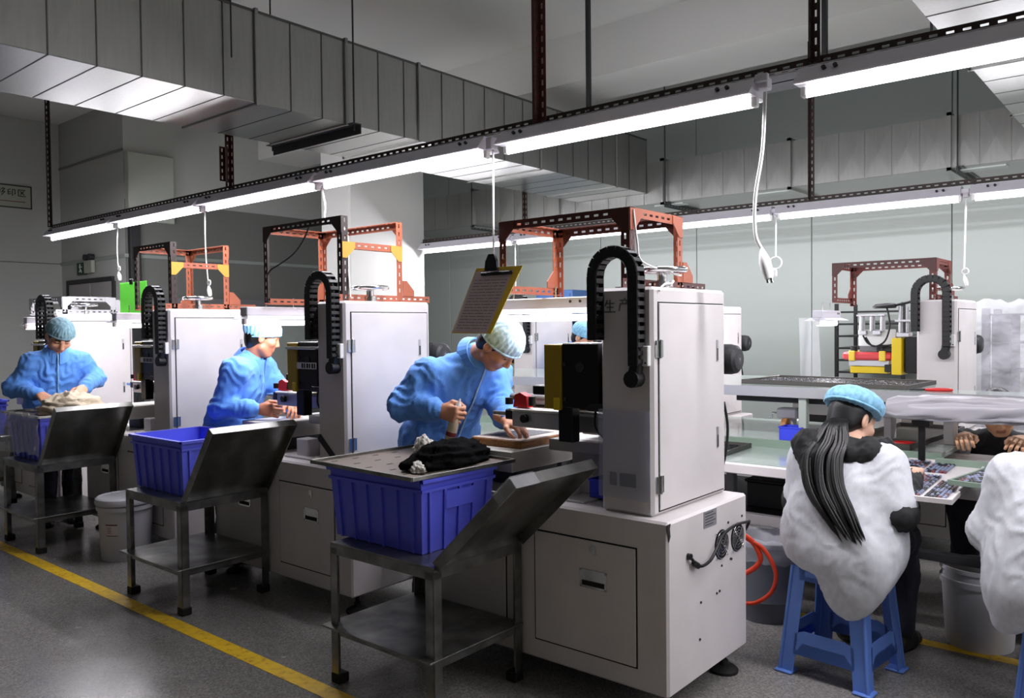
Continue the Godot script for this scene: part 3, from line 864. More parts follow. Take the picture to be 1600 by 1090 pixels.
func head_a(o: Node3D, full := true) -> void:
	NUDGE = o.position - V(2.9, 0, -2.0)
	var h := part("print_head", P(o).bx(2.64, 1.125, -1.95, 2.86, 1.385, -1.775, 0.004).bx(2.70, 1.15, -1.79, 2.84, 1.36, -1.745), mats.black_metal, o)
	part("end_plate", P(o).bx(2.632, 1.12, -2.035, 2.87, 1.38, -1.95, 0.003), mats.yellow_paint, h, "olive yellow end plate")
	part("clamp", P(o).bx(2.625, 1.115, -1.985, 2.65, 1.165, -1.955, 0.003), mats.yellow_bright, h)
	part("bolt", P(o).cyl(V(2.64, 1.3, -1.935), V(2.634, 1.3, -1.935), 0.008, 8), mats.dark_grey, h)
	part("bolt", P(o).cyl(V(2.64, 1.16, -1.935), V(2.634, 1.16, -1.935), 0.008, 8), mats.dark_grey, h)
	part("bolt", P(o).cyl(V(2.64, 1.29, -1.86), V(2.636, 1.29, -1.86), 0.02, 12), mats.dark_grey, h)
	part("post", P(o).bx(2.645, 0.985, -1.975, 2.70, 1.16, -1.905, 0.004), mats.black_metal, h)
	var c := part("ink_carriage", P(o).bx(2.74, 1.015, -2.3, 2.97, 1.085, -1.78, 0.004).bx(2.965, 1.02, -2.3, 2.975, 1.08, -1.78, 0.002), mats.aluminium, o)
	part("top_plate", P(o).bx(2.73, 1.085, -2.3, 2.98, 1.096, -1.78, 0.002), mats.white_plastic, c)
	part("arm", P(o).bx(2.70, 1.165, -2.15, 2.76, 1.205, -1.95, 0.004).bx(2.86, 1.095, -2.36, 2.90, 1.115, -1.9, 0.003), mats.black_metal, c)
	part("rod", P(o).bx(2.75, 1.058, -2.42, 2.79, 1.078, -2.33, 0.003), mats.chrome, c)
	part("knob", P(o).cyl(V(2.72, 1.055, -2.22), V(2.745, 1.055, -2.22), 0.018), mats.black_plastic, c)
	part("knob", P(o).cyl(V(2.76, 1.11, -2.2), V(2.76, 1.15, -2.2), 0.016), mats.black_plastic, c)
	part("knob", P(o).bx(2.74, 1.045, -2.34, 2.80, 1.09, -2.3, 0.004), mats.black_plastic, c)
	part("knob", P(o).cyl(V(2.76, 1.11, -2.33), V(2.76, 1.14, -2.33), 0.018), mats.black_plastic, c)
	part("knob", P(o).cyl(V(2.73, 1.14, -1.99), V(2.73, 1.165, -1.99), 0.012), mats.black_plastic, c)
	part("ink_block", P(o).prism(PackedVector2Array([Vector2(2.30, 1.10), Vector2(2.22, 1.10), Vector2(2.225, 1.15), Vector2(2.26, 1.165), Vector2(2.29, 1.155)]), -2.79, -2.75, Transform3D(Basis(V(0, 0, -1), V(0, 1, 0), V(-1, 0, 0)), V(0, 0, 0))), mats.red_plastic, c)
	part("roller", P(o).cyl(V(2.84, 1.13, -2.3), V(2.84, 1.13, -1.98), 0.025).cyl(V(2.8, 1.14, -2.35), V(2.8, 1.14, -2.31), 0.014), mats.mid_grey, c)
	part("squeegee_bar", P(o).bx(2.99, 0.97, -2.1, 3.2, 1.07, -1.76, 0.004), mats.stencil_white, c)
	part("hose", P(o).tube(curve([V(2.66, 1.13, -1.80), V(2.655, 1.06, -1.8), V(2.66, 1.02, -1.77), V(2.68, 1.0, -1.74)]), 0.005, 6).bx(2.63, 1.12, -1.82, 2.70, 1.15, -1.74, 0.003), mats.black_plastic, c)
	if not full:
		# the farther machines carry a cross arm with a printed strip instead of the solid top
		part("cross_arm", P(o).bx(2.61, 1.345, -2.02, 2.64, 1.36, -1.75, 0.002), mats.chrome, h)
		part("scale_strip", P(o).bx(2.634, 1.24, -1.95, 2.638, 1.275, -1.78), mats.white_plastic, h)
		var mk := P(o)
		for k in 6: mk.bx(2.632, 1.245, -1.905 + k * 0.022, 2.635, 1.27, -1.892 + k * 0.022 - 0.004 * (k % 2))
		part("scale_marks", mk, mats.ink_dark, h)
	NUDGE = Vector3.ZERO

func head_b(o: Node3D) -> void:
	# head with a red ink cup bar, as on the back row; written in the first machine's frame
	NUDGE = o.position - V(2.9, 0, -2.0)
	var h := part("print_head", P(o).bx(2.70, 1.125, -1.84, 2.86, 1.36, -1.75, 0.004), mats.black_metal, o)
	part("end_plate", P(o).bx(2.66, 1.115, -1.91, 2.82, 1.354, -1.85, 0.003), mats.yellow_bright, h, "yellow end plate")
	part("mount_plate", P(o).bx(2.74, 1.30, -2.14, 2.76, 1.41, -1.91, 0.002), mats.white_plastic, h)
	var cy := P(o)
	for z in [-2.115, -2.05, -1.985]:
		cy.cyl(V(2.72, 1.40, z), V(2.72, 1.50, z), 0.013, 12).cyl(V(2.75, 1.40, z), V(2.75, 1.50, z), 0.013, 12)
	cy.bx(2.69, 1.50, -2.14, 2.78, 1.512, -1.96, 0.002).bx(2.70, 1.375, -2.13, 2.735, 1.405, -2.08, 0.003).bx(2.70, 1.375, -2.04, 2.735, 1.405, -1.99, 0.003)
	part("air_cylinder", cy, mats.aluminium, h)
	part("guide_rod", P(o).cyl(V(2.72, 1.35, -1.87), V(2.72, 1.56, -1.87), 0.013, 12).cyl(V(2.72, 1.35, -1.83), V(2.72, 1.56, -1.83), 0.010, 12).bx(2.69, 1.36, -1.89, 2.77, 1.39, -1.81, 0.004).bx(2.69, 1.46, -1.9, 2.77, 1.475, -1.80, 0.002), mats.aluminium, h)
	part("hose_coil", P(o).tube(arc(V(2.72, 1.56, -1.97), V(0, 0, 1), V(1, 0, 0), 0.065, 0, TAU * 0.999, 24), 0.009, 6, false, true).tube(arc(V(2.72, 1.572, -1.965), V(0, 0, 1), V(1, 0.1, 0), 0.06, 0, TAU * 0.999, 24), 0.008, 6, false, true).tube(curve([V(2.7, 1.555, -1.95), V(2.69, 1.5, -1.935), V(2.69, 1.42, -1.93), V(2.68, 1.33, -1.96), V(2.68, 1.30, -2.03), V(2.69, 1.36, -2.08)]), 0.006, 6).tube(curve([V(2.7, 1.37, -2.1), V(2.67, 1.32, -2.06), V(2.67, 1.30, -2.0), V(2.7, 1.31, -1.92)]), 0.006, 6).tube(curve([V(2.72, 1.57, -1.9), V(2.7, 1.585, -1.82), V(2.66, 1.6, -1.77)]), 0.009, 6), mats.black_plastic, h)
	var c := part("ink_carriage", P(o).bx(2.72, 1.165, -2.2, 2.79, 1.205, -1.94, 0.003), mats.aluminium, o)
	part("red_bar", P(o).bx(2.71, 1.207, -2.24, 2.80, 1.258, -1.92, 0.012), mats.pink_red, c, "pinkish red bar")
	part("yellow_bar", P(o).bx(2.72, 1.118, -2.19, 2.79, 1.162, -1.95, 0.003), mats.yellow_bright, c, "yellow bar")
	part("clamp", P(o).bx(2.70, 1.20, -2.195, 2.81, 1.268, -2.155, 0.004), mats.clip_yellow, c)
	part("clamp", P(o).bx(2.70, 1.20, -2.0, 2.81, 1.268, -1.96, 0.004), mats.clip_yellow, c)
	part("knob", P(o).cyl(V(2.74, 1.265, -2.17), V(2.74, 1.30, -2.17), 0.022), mats.black_plastic, c)
	part("knob", P(o).cyl(V(2.74, 1.265, -1.98), V(2.74, 1.31, -1.98), 0.024), mats.black_plastic, c)
	part("knob", P(o).bx(2.72, 1.26, -2.02, 2.78, 1.30, -1.9, 0.004), mats.black_plastic, c)
	part("knob", P(o).bx(2.68, 1.13, -1.96, 2.74, 1.18, -1.88, 0.004), mats.black_plastic, c)
	part("slide", P(o).bx(2.73, 1.265, -2.13, 2.78, 1.30, -2.02, 0.003), mats.mid_grey, c)
	NUDGE = Vector3.ZERO

func build_machines() -> void:
	NUDGE = Vector3.ZERO
	var m1 := make_machine()
	m1.set_meta("label", "nearest white printing machine with two fans and a maker's plate on its end")
	var m2 := dup(m1, V(0, 0, STEP), "grey-white printing machine between the two blue-coated men in the middle")
	var m3 := dup(m1, V(0, 0, STEP * 2 - 0.01), "printing machine below the green sheet, before the man with the cloth")
	var m4 := dup(m1, V(0, 0, STEP * 3 - 0.02), "farthest printing machine of the near row, behind the man with the cloth")
	var r1 := dup(m1, V(3.0, 0, 0.4), "back-row printing machine with red bar and bright yellow plate")
	var r2 := dup(m1, V(3.0, 0, -1.27), "back-row printing machine hidden behind the nearest machine's column")
	var r3 := dup(m1, V(3.0, 0, -2.94), "white back-row machine cabinet seen right of the stooping man's cap")
	head_a(m1)
	head_a(m2, false)
	head_a(m3, false)
	head_a(m4, false)
	head_b(r1)
	head_b(r2)
	head_b(r3)
	# film, marks and handwriting on the nearest machine's column
	var fm := P(m1)
	var g := []
	for i in 9:
		var row := []
		for j in 13:
			var y := 0.8 + 0.335 * j / 12.0
			var z := -1.755 + 0.225 * i / 8.0
			row.append(V(2.611 - 0.002 * sin(i * 2.1 + j * 0.8) - 0.0015 * sin(j * 1.7), y, z))
		g.append(row)
	fm.sheet(g, 0.0006)
	part("protective_film", fm, mats.film_blue, m1, "loose clear protective film")
	part("vent_slot", P(m1).bx(2.616, 0.845, -1.71, 2.621, 0.895, -1.68, 0.001).bx(2.616, 0.845, -1.665, 2.621, 0.895, -1.595, 0.001), mats.ink_dark, m1)
	var wr := P(m1)
	hanzi(wr, V(2.6195, 1.527, -1.705), V(0, 0, 1), V(0, 1, 0), 0.052, 3, 0.1)
	hanzi(wr, V(2.6195, 1.532, -1.64), V(0, 0, 1), V(0, 1, 0), 0.05, 4, 0.1)
	part("handwriting", wr, mats.mid_grey, m1, "two faint dark handwritten characters")
	part("paint_chip", P(m1).prism(PackedVector2Array([Vector2(2.574, 0.735), Vector2(2.60, 0.737), Vector2(2.594, 0.72), Vector2(2.598, 0.69), Vector2(2.587, 0.672), Vector2(2.583, 0.70), Vector2(2.574, 0.715)]), -1.442, -1.4392), mats.ink_dark, m1)
	part("white_wire", P(m1).tube(curve([V(2.66, 1.58, -1.515), V(2.70, 1.605, -1.515), V(2.78, 1.612, -1.53), V(2.85, 1.625, -1.56), V(2.9, 1.61, -1.6)]), 0.0045, 6).tube(curve([V(2.72, 1.9, -1.66), V(2.73, 1.78, -1.65), V(2.75, 1.70, -1.64), V(2.84, 1.655, -1.56), V(2.93, 1.65, -1.57)]), 0.004, 6), mats.white_plastic, m1)
	part("dark_strip", P(m2).bar(V(2.617, 0.89, -3.52), V(2.617, 0.79, -3.40), 0.035, 0.004, 0.0, V(1, 0, 0)), mats.dark_grey, m2)
	part("purple_ink_tray", P(m3).bx(2.71, 1.03, -5.62, 2.74, 1.085, -5.36, 0.003), mats.magenta, m3, "magenta ink tray")
	# slotted angle frames bolted on the columns
	frame("slotted dark red angle frame on top of the nearest machine", V(0, 0, 0), 1.91, -1.665, -2.325, 0)
	frame("orange slotted angle frame on the machine between the two men in the middle", V(0, 0, STEP), 2.045, -1.63, -2.345, 1)
	frame("orange slotted angle frame holding the green sheet", V(0, 0, STEP * 2), 2.045, -1.64, -2.16, 1)
	frame("low bare metal angle frame above the man with the cloth", V(0, 0, STEP * 3), 1.74, -1.62, -2.3, 2)
	frame("dark red slotted angle frame on the back-row machine with the yellow plate", V(3.05, 0, 0.4), 1.87, -1.667, -2.32, 3)
	# task lamps hung in the frames
	var t1 := task_lamp("bright task lamp with white shade behind the clipboard", V(3.02, 1.515, -2.37), 0.36)
	t1.rotation.y = 0.0
	task_lamp("bright task lamp over the cap of the man in profile", V(2.84, 1.515, -4.16), 0.27)
	task_lamp("small task lamp under the green sheet", V(2.80, 1.515, -5.85), 0.2)
	task_lamp("task lamp at the far left behind the man with the cloth", V(2.9, 1.515, -7.72), 0.22)
	task_lamp("task lamp with flared white shade over the red bar of the back machine", V(5.82, 1.475, -1.98), 0.2)

func frame(label: String, s: Vector3, top: float, zb: float, za: float, kind: int) -> void:
	var o := thing("angle_frame", label, "frame", V(2.9, 1.6, zb) + s)
	NUDGE = s
	var red: Material = [mats.red_iron, mats.orange_iron, mats.aluminium, mats.rust_iron][kind]
	var org: Material = [mats.orange_iron, mats.orange_iron, mats.aluminium, mats.rust_iron][kind]
	var drk: Material = [mats.red_iron, mats.brown_iron, mats.aluminium, mats.red_iron][kind]
	var xa := 2.70
	var xc := 3.12
	var y0 := 1.598
	var Q := func() -> MB: return MB.new(o.position - s)
	part("upright", Q.call().angle(V(xa, y0, zb), V(xa, top, zb), V(1, 0, 0), V(0, 0, -1), 0.04, 0.003, 0.045), drk if kind == 1 else red, o)
	part("upright", Q.call().angle(V(xc, y0, zb), V(xc, top, zb), V(-1, 0, 0), V(0, 0, -1), 0.04, 0.003, 0.045), org, o)
	part("upright", Q.call().angle(V(xa, y0 + 0.01, za), V(xa, top, za), V(1, 0, 0), V(0, 0, 1), 0.036, 0.003, 0.045), drk if kind == 1 else red, o)
	part("upright", Q.call().angle(V(xc, y0 - 0.02, za), V(xc, top, za), V(-1, 0, 0), V(0, 0, 1), 0.036, 0.003, 0.045), org, o)
	part("rail", Q.call().angle(V(xa, top, za), V(xa, top, zb), V(0, -1, 0), V(1, 0, 0), 0.038, 0.003, 0.045), drk, o)
	part("rail", Q.call().angle(V(xc, top, za), V(xc, top, zb), V(0, -1, 0), V(-1, 0, 0), 0.038, 0.003, 0.045), red if kind == 0 or kind == 3 else org, o)
	part("rail", Q.call().angle(V(xa, top, za), V(xc, top, za), V(0, -1, 0), V(0, 0, 1), 0.038, 0.003, 0.045), org, o)
	part("rail", Q.call().angle(V(xa, y0, za), V(xc, y0, za), V(0, 1, 0), V(0, 0, 1), 0.036, 0.003, 0.045), org, o)
	part("foot_rail", Q.call().angle(V(xa - 0.05, y0, zb), V(3.33, y0, zb), V(0, 1, 0), V(0, 0, -1), 0.036, 0.003, 0.045), red, o)
	if kind == 1:
		part("cross_rail", Q.call().angle(V(xa, top - 0.17, zb), V(xc, top - 0.17, zb), V(0, 1, 0), V(0, 0, -1), 0.036, 0.003, 0.045), org, o)
	else:
		part("rail", Q.call().angle(V(xa, top, zb), V(xc, top, zb), V(0, -1, 0), V(0, 0, -1), 0.038, 0.003, 0.045), org, o)
	# corner plates
	var gx := PackedVector2Array([Vector2(0, 0), Vector2(0.085, 0), Vector2(0.085, -0.03), Vector2(0.03, -0.085), Vector2(0, -0.085)])
	var gm: Material = mats.zinc_yellow if kind == 1 else org
	var yc := top - 0.135 if kind == 1 else top - 0.003
	part("gusset", Q.call().prism(gx, 0.0, 0.004, Transform3D(Basis(V(1, 0, 0), V(0, 1, 0), V(0, 0, 1)), V(xa, yc, zb))), gm, o)
	part("gusset", Q.call().prism(gx, 0.0, 0.004, Transform3D(Basis(V(-1, 0, 0), V(0, 1, 0), V(0, 0, 1)), V(xc, yc, zb))), gm, o)
	for z in [[za, 1.0], [zb, -1.0]]:
		for x in [xa - 0.004, xc]:
			part("gusset", Q.call().prism(gx, 0.0, 0.004, Transform3D(Basis(V(0, 0, z[1]), V(0, 1, 0), V(1, 0, 0)), V(x, top - 0.003, z[0]))), drk if x < 3.0 else red, o)
	part("gusset", Q.call().prism(gx, 0.0, 0.004, Transform3D(Basis(V(1, 0, 0), V(0, -1, 0), V(0, 0, 1)), V(xc + 0.0, y0 + 0.036, zb + 0.001))), org, o)
	part("gusset", Q.call().prism(gx, 0.0, 0.004, Transform3D(Basis(V(-1, 0, 0), V(0, -1, 0), V(0, 0, 1)), V(xc, y0 + 0.036, za + 0.001))), org, o)
	NUDGE = Vector3.ZERO

func task_lamp(label: String, at: Vector3, half: float) -> Node3D:
	var o := thing("task_lamp", label, "lamp", at)
	o.rotation.y = PI / 2
	var hs := MB.new()
	hs.box(V(0, 0.045, 0), V(0.07, 0.05, half * 1.9), 0.004)
	part("housing", hs, mats.lamp_white, o)
	var sh := MB.new()
	# flared shade: four sloped sheets over the bare tube
	var a := [V(-0.035, 0.022, -half * 0.93), V(0.035, 0.022, -half * 0.93), V(0.035, 0.022, half * 0.93), V(-0.035, 0.022, half * 0.93)]
	var b := [V(-0.085, 0.002, -half * 1.04), V(0.085, 0.002, -half * 1.04), V(0.085, 0.002, half * 1.04), V(-0.085, 0.002, half * 1.04)]
	for k in 4:
		var k2 := (k + 1) % 4
		sh.q(a[k], b[k], b[k2], a[k2])
		sh.q(a[k] + V(0, -0.002, 0), a[k2] + V(0, -0.002, 0), b[k2] + V(0, -0.002, 0), b[k] + V(0, -0.002, 0))
		sh.q(b[k], b[k] + V(0, -0.002, 0), b[k2] + V(0, -0.002, 0), b[k2])
	sh.q(a[0], a[3], a[2], a[1])
	part("shade", sh, mats.lamp_white, o)
	for s in [-1, 1]: part("lamp_holder", MB.new().box(V(0, -0.005, s * half * 0.93), V(0.03, 0.05, 0.02), 0.004), mats.white_plastic, o)
	part("tube", MB.new().cyl(V(0, -0.022, -half * 0.91), V(0, -0.022, half * 0.91), 0.015, 12), mats.tube_glow, o)
	for sg in [-1, 1]:
		for d in [0.6, 0.75]: part("screw", MB.new().cyl(V(sg * 0.037, 0.05, half * d), V(sg * 0.032, 0.05, half * d), 0.007, 8), mats.dark_grey, o)
	part("hanger", MB.new().tube([V(0, 0.07, -half * 0.4), V(0, 0.125, -half * 0.4)], 0.004, 6).tube([V(0, 0.07, half * 0.3), V(0, 0.125, half * 0.3)], 0.004, 6), mats.chrome, o)
	lamp_light(o, half * 1.8, LAMP * 0.24, 0.042, 0.04)
	return o
# ---------- steel stands with crates on the aisle side ----------
func make_stand(label: String, at: Vector3) -> Node3D:
	var o := thing("steel_stand", label, "stand", at)
	var x0 := 2.06
	var x1 := 2.565
	var z0 := -2.71
	var z1 := -2.11
	for x in [x0, x1]:
		for z in [z0, z1]:
			var sx := 1.0 if x == x0 else -1.0
			var sz := 1.0 if z == z0 else -1.0
			var lg := part("leg", MB.new(o.position).angle2(V(x, 0.03, z), V(x, 0.56, z), V(sx, 0, 0), V(0, 0, sz), 0.042, 0.004), mats.stainless, o)
			part("foot_cap", MB.new(o.position).bx(x - sx * 0.004, 0, z - sz * 0.004, x + sx * 0.05, 0.04, z + sz * 0.05, 0.004), mats.black_rubber, lg)
	part("top_plate", MB.new(o.position).bx(x0, 0.572, z0, x1, 0.58, z1, 0.002), mats.stainless, o)
	for e in [[x0, z0, x0 + 0.004, z1], [x1 - 0.004, z0, x1, z1], [x0, z0, x1, z0 + 0.004], [x0, z1 - 0.004, x1, z1]]:
		part("apron", MB.new(o.position).bx(e[0], 0.532, e[1], e[2], 0.573, e[3], 0.001), mats.stainless, o)
	part("shelf", MB.new(o.position).bx(x0 - 0.03, 0.232, z0 - 0.03, x1, 0.24, z1 + 0.01, 0.002), mats.stainless, o)
	for e in [[x0 + 0.004, z0, x0 + 0.008, z1], [x1 - 0.008, z0, x1 - 0.004, z1], [x0, z1 - 0.008, x1, z1 - 0.004]]:
		part("stretcher", MB.new(o.position).bx(e[0], 0.2, e[1], e[2], 0.232, e[3], 0.001), mats.stainless, o)
	return o

func make_crate(label: String) -> Node3D:
	var o := thing("plastic_crate", label, "crate", V(2.36, 0.58, -2.52))
	var x0 := 2.135
	var x1 := 2.555
	var z0 := -2.80
	var z1 := -2.245
	var y0 := 0.582
	var y1 := 0.872
	var th := 0.008
	var tp := 0.018
	part("base", MB.new(o.position).bx(x0 + tp, y0, z0 + tp, x1 - tp, y0 + 0.008, z1 - tp), mats.blue_crate, o)
	# four tapering walls with ribs; corners closed by the overlap
	var c := [V(x0, 0, z0), V(x1, 0, z0), V(x1, 0, z1), V(x0, 0, z1)]
	var mid := V((x0 + x1) * 0.5, 0, (z0 + z1) * 0.5)
	for k in 4:
		var a: Vector3 = c[k]
		var b: Vector3 = c[(k + 1) % 4]
		var d := (b - a).normalized()
		var n := V(d.z, 0, -d.x)
		if n.dot(mid - a) > 0: n = -n
		var w := MB.new(o.position)
		var at_ := func(s: float, y: float, off: float) -> Vector3:
			var f: float = (y - y0) / (y1 - y0)
			var p: Vector3 = a.lerp(b, s)
			var ins: float = lerpf(tp, 0.0, f)
			return Vector3(mid.x + (p.x - mid.x) * (1.0 - ins / (absf(a.x - mid.x) + 0.0001)), y, mid.z + (p.z - mid.z) * (1.0 - ins / (absf(a.z - mid.z) + 0.0001))) + n * off
		w.qo(at_.call(0, y0, 0), at_.call(1, y0, 0), at_.call(1, y1, 0), at_.call(0, y1, 0), n)
		w.qo(at_.call(0, y0, -th), at_.call(1, y0, -th), at_.call(1, y1, -th), at_.call(0, y1, -th), -n)
		w.qo(at_.call(0, y1, -th), at_.call(1, y1, -th), at_.call(1, y1, 0), at_.call(0, y1, 0), V(0, 1, 0))
		var wall := part("wall", w, mats.blue_crate, o)
		var cnt := 6 if k % 2 == 1 else 5
		for i in cnt:
			var s := (i + 0.5) / cnt
			var hw := 0.006
			var ln := a.distance_to(b)
			var rb := MB.new(o.position)
			var p := []
			for e in [[-1, y0], [1, y0], [1, y1 - 0.05], [-1, y1 - 0.05]]:
				p.append([at_.call(s + e[0] * hw / ln, e[1], 0.0), at_.call(s + e[0] * hw / ln, e[1], 0.009)])
			rb.qo(p[0][1], p[1][1], p[2][1], p[3][1], n)
			for e in 4:
				var e2 := (e + 1) % 4
				rb.qo(p[e][0], p[e2][0], p[e2][1], p[e][1], (p[e][0] + p[e2][0]) * 0.5 - (p[0][0] + p[2][0]) * 0.5)
			part("rib", rb, mats.blue_crate, wall)
		var band := MB.new(o.position)
		for yy in [[y1 - 0.05, y1 - 0.038, 0.009], [y1 - 0.012, y1 + 0.002, 0.016]]:
			var q := [at_.call(-0.012, yy[0], yy[2]), at_.call(1.012, yy[0], yy[2]), at_.call(1.012, yy[1], yy[2]), at_.call(-0.012, yy[1], yy[2]), at_.call(0, yy[0], 0), at_.call(1, yy[0], 0), at_.call(1, yy[1], -th), at_.call(0, yy[1], -th)]
			band.qo(q[0], q[1], q[2], q[3], n)
			band.qo(q[3], q[2], q[6], q[7], V(0, 1, 0))
			band.qo(q[0], q[1], q[5], q[4], V(0, -1, 0))
		if k % 2 == 0:
			# raised panel with a grip on the short sides
			var g := [at_.call(0.3, y0 + 0.16, 0.011), at_.call(0.7, y0 + 0.16, 0.011), at_.call(0.7, y1 - 0.06, 0.011), at_.call(0.3, y1 - 0.06, 0.011)]
			band.qo(g[0], g[1], g[2], g[3], n)
		part("rim", band, mats.blue_crate, wall)
	return o

func make_chute(label: String, at: Vector3, y1: float, z1: float) -> Node3D:
	# shallow steel tray leaning outwards from the end edge of a stand
	var o := thing("steel_tray", label, "tray", at)
	var x0 := 2.075
	var x1 := 2.565
	var a := V(x0, 0.592, -2.128)
	var up := V(0, y1 - 0.592, z1 + 2.128)
	var ln := up.length()
	up = up.normalized()
	var n := V(1, 0, 0).cross(up)   # points down and towards +z: the underside
	if n.y > 0: n = -n
	var bs := Basis(V(1, 0, 0), up, V(1, 0, 0).cross(up))
	var w := x1 - x0
	var cen := a + V(w * 0.5, 0, 0) + up * ln * 0.5
	part("panel", MB.new(o.position).box(cen, V(w, ln, 0.004), 0.001, bs), mats.stainless, o)
	# the open side faces outwards and down; its rims stand out that way
	for s in [-1, 1]:
		part("rim", MB.new(o.position).box(cen + V(s * (w * 0.5 - 0.002), 0, 0) + n * 0.02, V(0.004, ln, 0.044), 0.001, bs), mats.stainless, o)
	part("rim", MB.new(o.position).box(cen + up * (ln * 0.5 - 0.002) + n * 0.02, V(w, 0.004, 0.044), 0.001, bs), mats.stainless, o)
	part("rim", MB.new(o.position).box(cen - up * (ln * 0.5 - 0.006) + n * 0.012, V(w, 0.004, 0.028), 0.001, bs), mats.stainless, o)
	return o

func build_stands() -> void:
	var s1 := make_stand("nearest steel stand with lower shelf, under the blue crate with a lid", V(2.34, 0, -2.41))
	var s2 := dup(s1, V(0.0, 0, -1.815), "steel stand under the open blue crate")
	var s3 := dup(s1, V(0.0, 0, -3.67), "steel stand under the crate wrapped in plastic film")
	dup(s1, V(0.02, 0, -5.6), "farthest steel stand, cut by the left edge of the photo")
	var c1 := make_crate("blue plastic crate with a steel lid tray on the nearest stand")
	var c2 := dup(c1, V(0.0, 0, -1.80), "open blue plastic crate on the second stand")
	var c3 := dup(c1, V(0.0, 0.0, -3.67), "blue plastic crate half hidden in clear plastic film")
	dup(c1, V(0.02, 0.0, -5.6), "blue plastic crate on the farthest stand")
	var t1 := make_chute("tilted steel tray with taped corner leaning from the nearest stand", V(2.34, 0.6, -2.1), 0.945, -1.755)
	var tu := V(0, 0.353, 0.373).normalized()
	var tb := Basis(V(1, 0, 0), tu, V(1, 0, 0).cross(tu))
	var tn := -tb.z if tb.z.y > 0 else tb.z
	part("tape", MB.new(t1.position).box(V(2.14, 0.945, -1.755) + tu * 0.002 + tn * 0.02, V(0.13, 0.003, 0.05), 0.001, tb).box(V(2.073, 0.945, -1.755) - tu * 0.05 + tn * 0.02, V(0.003, 0.1, 0.05), 0.001, tb), mats.film_thin, t1, "clear tape")
	var t2 := make_chute("tilted steel tray leaning from the second stand", V(2.34, 0.6, -2.1), 0.975, -1.85)
	t2.position.z -= 1.815
	dup(t2, V(0.0, 0, -1.855), "tilted steel tray leaning from the third stand")
	# lid tray with slots on the nearest crate
	var l := thing("lid_tray", "brownish slotted steel tray lying as a lid on the nearest crate", "tray", V(2.385, 0.876, -2.56))
	l.rotation.y = -0.05
	var pl := MB.new()
	var hx := 0.285
	var hz := 0.335
	pl.bx(-hx, 0, -hz, hx, 0.004, hz)
	part("panel", pl, mat("lid_metal", Color(0.42, 0.38, 0.34), 0.5, 0.4), l)
	for s in [-1, 1]:
		part("rim", MB.new().bx(s * hx - 0.004, 0, -hz, s * hx + 0.004, 0.016, hz, 0.001), mats.stainless, l)
		part("rim", MB.new().bx(-hx, 0, s * hz - 0.004, hx, 0.016, s * hz + 0.004, 0.001), mats.stainless, l)
	var sl := MB.new()
	for i in 5:
		for j in 4:
			sl.bx(-0.22 + j * 0.11 + 0.03 * (i % 2), 0.004, -0.28 + i * 0.12, -0.19 + j * 0.11 + 0.03 * (i % 2), 0.0046, -0.268 + i * 0.12)
	part("slot", sl, mats.gap_dark, l).set_meta("kind", "stuff")
	# second lid tray under the beige cloth
	var l2 := dup(l, V(0.02, 0.0, -3.67), "steel lid tray under the beige cloth on the third stand")
	l2.rotation.y = 0.0
	# rags
	rag("black work glove and rag heap", V(2.46, 0.883, -2.41), 0.255, 0.115, 0.085, mats.rag_black, 21, 0.2, "crumpled black rag on the lid tray of the nearest crate")
	rag("b", V(2.235, 0.883, -2.375), 0.085, 0.032, 0.035, mats.rag_white, 5, 1.0, "dirty white rag end at the aisle side of the black rag")
	rag("b", V(2.36, 0.925, -2.46), 0.06, 0.045, 0.07, mats.rag_white, 9, 0.6, "white wad of rag on top of the black rag")
	rag("c", V(2.42, 0.883, -6.14), 0.33, 0.2, 0.13, mats.rag_beige, 14, 1.35, "crumpled beige cloth under the hands of the far man")

func rag(called: String, at: Vector3, lx: float, lz: float, h: float, m: Material, seed_: int, turn: float, label: String) -> void:
	var o := thing("rag", label, "cloth", at)
	o.rotation.y = turn
	var f := FastNoiseLite.new()
	f.seed = seed_
	f.frequency = 1.0
	f.fractal_type = FastNoiseLite.FRACTAL_RIDGED
	f.fractal_octaves = 3
	var rings := []
	var nu := 22
	var nv := 40
	for i in nu + 1:
		var ring := PackedVector3Array()
		var a := PI * 0.5 * i / nu
		for j in nv:
			var b := TAU * j / nv
			var d := V(cos(b) * sin(a), cos(a), sin(b) * sin(a))
			var fo := f.get_noise_3d(d.x * 1.3 + seed_, d.y * 1.8, d.z * 1.3)
			var edge := 1.0 + 0.30 * f.get_noise_2d(cos(b) * 0.8, sin(b) * 0.8 + seed_)
			var k := 1.0 + 0.26 * fo
			var p := V(d.x * lx * edge * (0.85 + 0.2 * fo), maxf(0.002, d.y * h * k), d.z * lz * edge * (0.85 + 0.2 * fo))
			ring.append(p)
		ring.reverse()
		rings.append(ring)
	var mb := MB.new()
	mb.loft(rings, true, true)
	part("cloth", mb, m, o)

